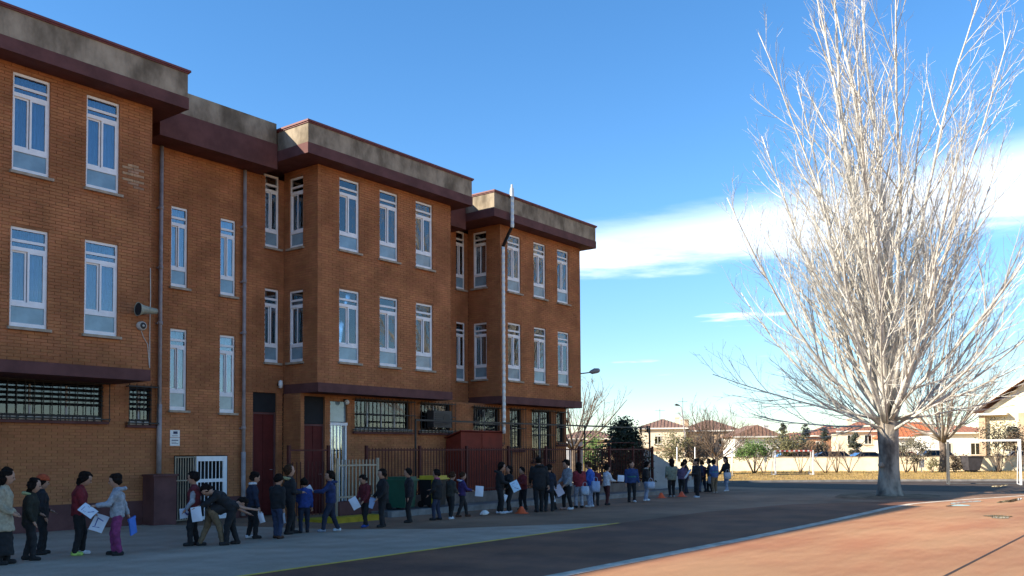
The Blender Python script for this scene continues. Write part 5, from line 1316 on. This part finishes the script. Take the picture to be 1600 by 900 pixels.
# houses
M_tile = mat('roof_tile', (.33,.145,.085), .85, .15, 3, .6, 9, stretch=(1,1,1), island=.12)
M_tile_d = mat('roof_tile_dull', (.24,.14,.10), .85, .15, 3, .6, 9, island=.12)
M_wcream = mat('house_cream', (.72,.61,.45), .9, .06, 1); M_wwhite = mat('house_white', (.70,.67,.60), .9, .05, 1); M_wyel = mat('house_yellow', (.78,.68,.45), .9, .07, 1); M_wtan = mat('house_tan', (.48,.34,.22), .9, .08, 1); M_wbrick = mat('house_brick', (.36,.19,.11), .9, .12, 4)
M_shut = mat('shutter', (.10,.08,.06), .7, .1, 6)
def house(name_label, px, d, rz, w_, dp, h, rise, wm, tm, over=.4, hip=True, wins=(), chim=(), band=None, base=0, arcade=0, gable_front=False):
    o = thing('house', name_label, 'house', tuple(P(px, d)), R(rz))
    b = MB(); b.box(-w_/2, w_/2, 0, dp, -.3, h); b.build('wall', wm, o)
    a = over
    x0, x1, y0, y1 = -w_/2-a, w_/2+a, -a, dp+a
    ro = MB()
    if gable_front:
        p = [(x0,y0,h-.02),(0,y0,h+rise),(x1,y0,h-.02),(x0,y1,h-.02),(0,y1,h+rise),(x1,y1,h-.02)]
        t_ = .16
        for (i, j, k, l) in ((0,1,4,3),(1,2,5,4)):
            q = [Vector(p[m]) for m in (i,j,k,l)]; u = [v + Vector((0,0,t_)) for v in q]
            ro.add([tuple(v) for v in q+u], [(0,3,2,1),(4,5,6,7),(0,1,5,4),(1,2,6,5),(2,3,7,6),(3,0,4,7)])
        gb = MB(); gb.add([(-w_/2,0.0,h),(0,0.0,h+rise*.97),(w_/2,0.0,h),(-w_/2,.2,h),(0,.2,h+rise*.97),(w_/2,.2,h)], [(0,2,1),(3,4,5),(0,1,4,3),(1,2,5,4)]); gb.build('gable', wm, o)
        fb = MB()
        for (i, j) in ((0,1),(1,2)):
            q0, q1 = Vector(p[i]), Vector(p[j]); fb.add([tuple(q0+Vector((0,-.05,-.05))), tuple(q1+Vector((0,-.05,-.05))), tuple(q1+Vector((0,-.05,.25))), tuple(q0+Vector((0,-.05,.25))), tuple(q0+Vector((0,.02,-.05))), tuple(q1+Vector((0,.02,-.05))), tuple(q1+Vector((0,.02,.25))), tuple(q0+Vector((0,.02,.25)))], [(0,1,2,3),(7,6,5,4),(0,4,5,1),(3,2,6,7)])
        fb.build('bargeboard', M_wwhite, o)
    else:
        in_ = min(w_, dp)/2 if hip else 0
        r0_, r1_ = (-w_/2 + in_*.95, w_/2 - in_*.95) if w_ >= dp else (-.01, .01)
        yc = dp/2; yr0, yr1 = (yc, yc) if w_ >= dp else (in_*.95, dp-in_*.95)
        vs = [(x0,y0,h),(x1,y0,h),(x1,y1,h),(x0,y1,h),(r0_,yr0,h+rise),(r1_,yr0 if w_>=dp else yr0,h+rise),(r1_,yr1,h+rise),(r0_,yr1,h+rise),(x0,y0,h+.12),(x1,y0,h+.12),(x1,y1,h+.12),(x0,y1,h+.12)]
        ro.add(vs, [(0,3,2,1),(0,1,9,8),(1,2,10,9),(2,3,11,10),(3,0,8,11),(8,9,5,4),(9,10,6,5),(10,11,7,6),(11,8,4,7),(4,5,6,7)])
    rf = ro.build('roof', tm, o)
    # tile courses as raised ribs on the front slope
    rb = MB(); nrib = int((x1-x0)/.45)
    if not gable_front:
        for i in range(1, nrib):
            x = x0 + (x1-x0)*i/nrib; k = min(1, min(x-x0, x1-x)/max(.3, (r0_-x0)))
            rb.tube([(x, y0, h+.13), (x, y0+(yr0-y0)*k, h+.13+(rise-.1)*k)], .06, 4)
        rb.build('tile_ribs', tm, rf)
        eb = MB(); eb.box(x0-.02, x1+.02, y0-.02, y0+.1, h-.08, h+.1); eb.build('fascia', M_wwhite, o)
    for (x, z, ww, hh) in wins:
        f = put('window', None, o, loc=(x, 0, z))
        q = MB(); t_ = .07; q.box(0,t_,-.05,.05,0,hh); q.box(ww-t_,ww,-.05,.05,0,hh); q.box(t_,ww-t_,-.05,.05,0,t_); q.box(t_,ww-t_,-.05,.05,hh-t_,hh); q.box(ww/2-.03,ww/2+.03,-.05,.05,t_,hh-t_); q.build('frame', M_wwhite, f)
        q = MB(); q.box(t_,ww-t_,-.03,-.015,t_,hh-t_); q.build('pane', CARG, f)
        q = MB(); q.box(-.08,ww+.08,-.12,.02,-.1,0); q.build('sill', M_sill, f)
    for (x, y, hh) in chim:
        q = MB(); q.box(x-.28,x+.28,y-.28,y+.28,h+.2,h+rise+hh); q.box(x-.34,x+.34,y-.34,y+.34,h+rise+hh,h+rise+hh+.1); q.build('chimney', wm, rf)
    if band: 
        q = MB(); q.box(-w_/2-.03,w_/2+.03,-.03,.0,band[0],band[1]); q.build('band', M_wtan, o)
    for i in range(arcade):
        x = -w_/2 + w_*(i+.5)/arcade; q = MB(); nseg = 10; ww = w_/arcade*.34
        poly_ = [(x-ww,-.012,.2),(x+ww,-.012,.2)] + [(x+ww*math.cos(t), -.012, 1.5+ww*math.sin(t)) for t in [math.pi*k/nseg for k in range(nseg+1)]]
        q.add(poly_, [tuple(range(len(poly_)))]); q.build('arch_opening', M_shut, o)
    return o
house('cream two storey house with brown hipped tile roof left of the street lamp', 1034, 118, -64, 6.0, 7, 4.55, 1.35, M_wcream, M_tile_d, wins=((-1.0, 2.5, .9, 1.1),), chim=((1.9, 3.0, .1), (2.6, 2.4, -.2)), band=(1.6, 2.1))
house('tan house with dull hipped roof behind the brown bare tree', 1108, 122, -64, 7.6, 7, 4.3, 1.55, M_wtan, M_tile_d, wins=((-1.6, 2.3, 1.0, 1.5), (1.2, 2.4, .9, 1.2)), chim=((-3.0, 2.2, .0),))
house('long white house with lean roof and dark arches left of the cypresses', 1183, 112, -52, 5.6, 6, 3.3, 1.5, M_wwhite, M_tile_d, arcade=4, hip=False, chim=((1.6, 2.0, -.1),))
house('low white house behind the bushy green tree', 1245, 125, -64, 7, 6, 2.9, 1.2, M_wcream, M_tile, wins=((-2, 1.2, 1, 1.1), (1, 1.2, 1, 1.1)))
house('brick house with tiled roof between two cypresses', 1296, 120, -64, 6, 7, 3.5, 1.5, M_wbrick, M_tile, wins=((-1.8, 1.6, .9, 1.2), (.8, 1.6, .9, 1.2)))
house('cream terraced house with white windows left of the poplar trunk', 1352, 112, -64, 6.2, 7, 3.9, 1.4, M_wcream, M_tile, wins=((-2.2, 2.3, .9, 1.2), (-.2, 2.3, .9, 1.2), (1.6, 2.3, .9, 1.2), (-1.6, .4, 1.0, 1.2), (1.0, .4, 1.0, 1.5)), chim=((-1.5, 2.5, .2),))
house('white house with orange tile roof right of the poplar trunk', 1440, 105, -64, 8.0, 7, 3.0, 1.9, M_wwhite, mat('roof_orange', (.50,.16,.06), .85, .15, 3, .6, 9, island=.1), wins=((-2.8, 1.0, 1.0, 1.2), (.2, 1.0, 1.0, 1.2), (2.2, 1.0, 1.0, 1.2)))
house('bright white low house behind the right goal', 1508, 95, -64, 7.0, 7, 3.3, .9, M_wwhite, M_tile, wins=((-2.4, 1.0, 1.0, 1.3), (.4, 1.0, 1.0, 1.3)))
hg = house('tall yellow gabled house with white eaves at the right edge', 1640, 84, -92, 11.5, 9, 5.0, 4.4, M_wyel, M_tile, over=.9, gable_front=True, wins=((-3.6, 2.3, 1.0, 1.5), (-1.0, 2.3, 1.0, 1.5), (-3.8, .3, 1.1, 1.3)))
for x in (-5.6, -2.2):
    q = MB(); q.box(x-.28, x+.28, -.5, -.02, -.3, 5.0); q.build('pier', M_wtan, hg)
q = MB(); q.box(-6.4, -3.4, -.9, 0, 4.85, 5.05); q.build('eave_slab', M_wwhite, hg)
house('far low house with brown roof past the school corner', 915, 130, -64, 9, 7, 3.4, 1.3, M_wtan, M_tile_d, wins=((-2, 1.3, 1, 1.2), (1, 1.3, 1, 1.2)))
o = thing('shed', 'plain pale grey box shed just past the school corner', 'shed', tuple(P(897, 52)), R(-38))
b = MB(); b.box(-.35, .5, 0, 1.4, -.02, 2.25); b.build('wall', mat('shed_grey', (.38,.38,.40), .8, .08, 3), o)
b = MB(); b.box(-.42, .57, -.08, 1.48, 2.25, 2.33); b.build('roof', M_pipe, o)
b = MB(); b.box(-.1, .3, -.012, 0, 0, 1.9); b.build('door', M_pipe, o)
# lamps, masts and aerials against the sky
o = thing('street_lamp', 'slender leaning street lamp among the tiled houses', 'lamp', tuple(P(1072, 88)))
b = MB(); b.tube([(0,0,-.1),(-.1,.1,3),(-.33,.33,5.9)], [.09,.07,.05], 8); b.build('pole', M_pipe, o, smooth_=True)
b = MB(); b.tube([(-.33,.33,5.9),(-.5,.55,6.05)], .03, 6); b.build('arm', M_pipe, o)
b = MB(); b.tube([(-.42,.45,6.03),(-.62,.72,6.1),(-.72,.85,6.08)], [.05,.11,.04], 8); b.build('head', M_iron, o, smooth_=True)
def aerial(label, px, d, z0, h):
    o = thing('aerial', label, 'aerial', tuple(P(px, d)) if z0 == 0 else (P(px, d).x, P(px, d).y, z0))
    b = MB(); b.tube([(0,0,0),(0,0,h)], .025, 5); b.build('mast', M_iron, o)
    b = MB(); b.tube([(-.5,.4,h*.85),(.5,-.4,h*.85)], .02, 4)
    for k in range(6): t = -.45+.18*k; b.tube([(t-.16,-t*.8-.2,h*.85),(t+.16,-t*.8+.2,h*.85)], .012, 4)
    b.build('array', M_iron, o)
aerial('thin rooftop aerial on the cream house ridge', 1031, 122, 5.7, 1.6)
aerial('thin aerial just behind the top of the leaning street lamp', 1067, 122, 5.2, 3.6)
o = thing('twin_floodlight', 'thin dark post with two short arms at the end of the railing', 'lamp', tuple(P(1015, 40)))
b = MB(); b.tube([(0,0,0),(0,0,2.72)], .028, 6); b.build('post', M_iron, o)
b = MB(); b.tube([(0,0,2.7),(-.25,.3,2.72)], .018, 5); b.tube([(0,0,2.3),(-.14,.17,2.65)], .014, 5); b.build('arm', M_iron, o)
for k, (x, y) in enumerate(((-.25,.3), (-.06,.08))):
    b = MB(); b.box(x-.03, x+.03, y-.03, y+.03, 2.45, 2.7); b.build('lamp', M_iron, o)

# dry grass tufts along the edges of the field
def on_field(x, y):
    for (x0_, y0_), (x1_, y1_) in zip(edge, edge[1:]):
        if y1_ <= y <= y0_: return x > x0_ + (x1_-x0_)*(y0_-y)/(y0_-y1_) + .2
    return False
r = random.Random(5); b = MB()
cnt = 0
while cnt < 9000:
    d = r.uniform(46, 72); t = r.uniform(.12, .62); p = place(t, d)
    if not on_field(p.x, p.y): continue
    cnt += 1
    for k in range(3):
        a = r.uniform(0, 6.28); h = r.uniform(.03, .09) * (1.5 if d > 66 else 1); q = Vector((p.x + r.gauss(0,.1), p.y + r.gauss(0,.1), -.02)); e = Vector((math.cos(a), math.sin(a), 0))*.014
        b.add([tuple(q-e), tuple(q+e), tuple(q + Vector((r.gauss(0,.03), r.gauss(0,.03), h)))], [(0,1,2)])
b.build('grass_tufts', mat('dry_blade', (.42,.27,.10), .9, .2, 2, col2=(.26,.20,.06), island=.2), kind='stuff')
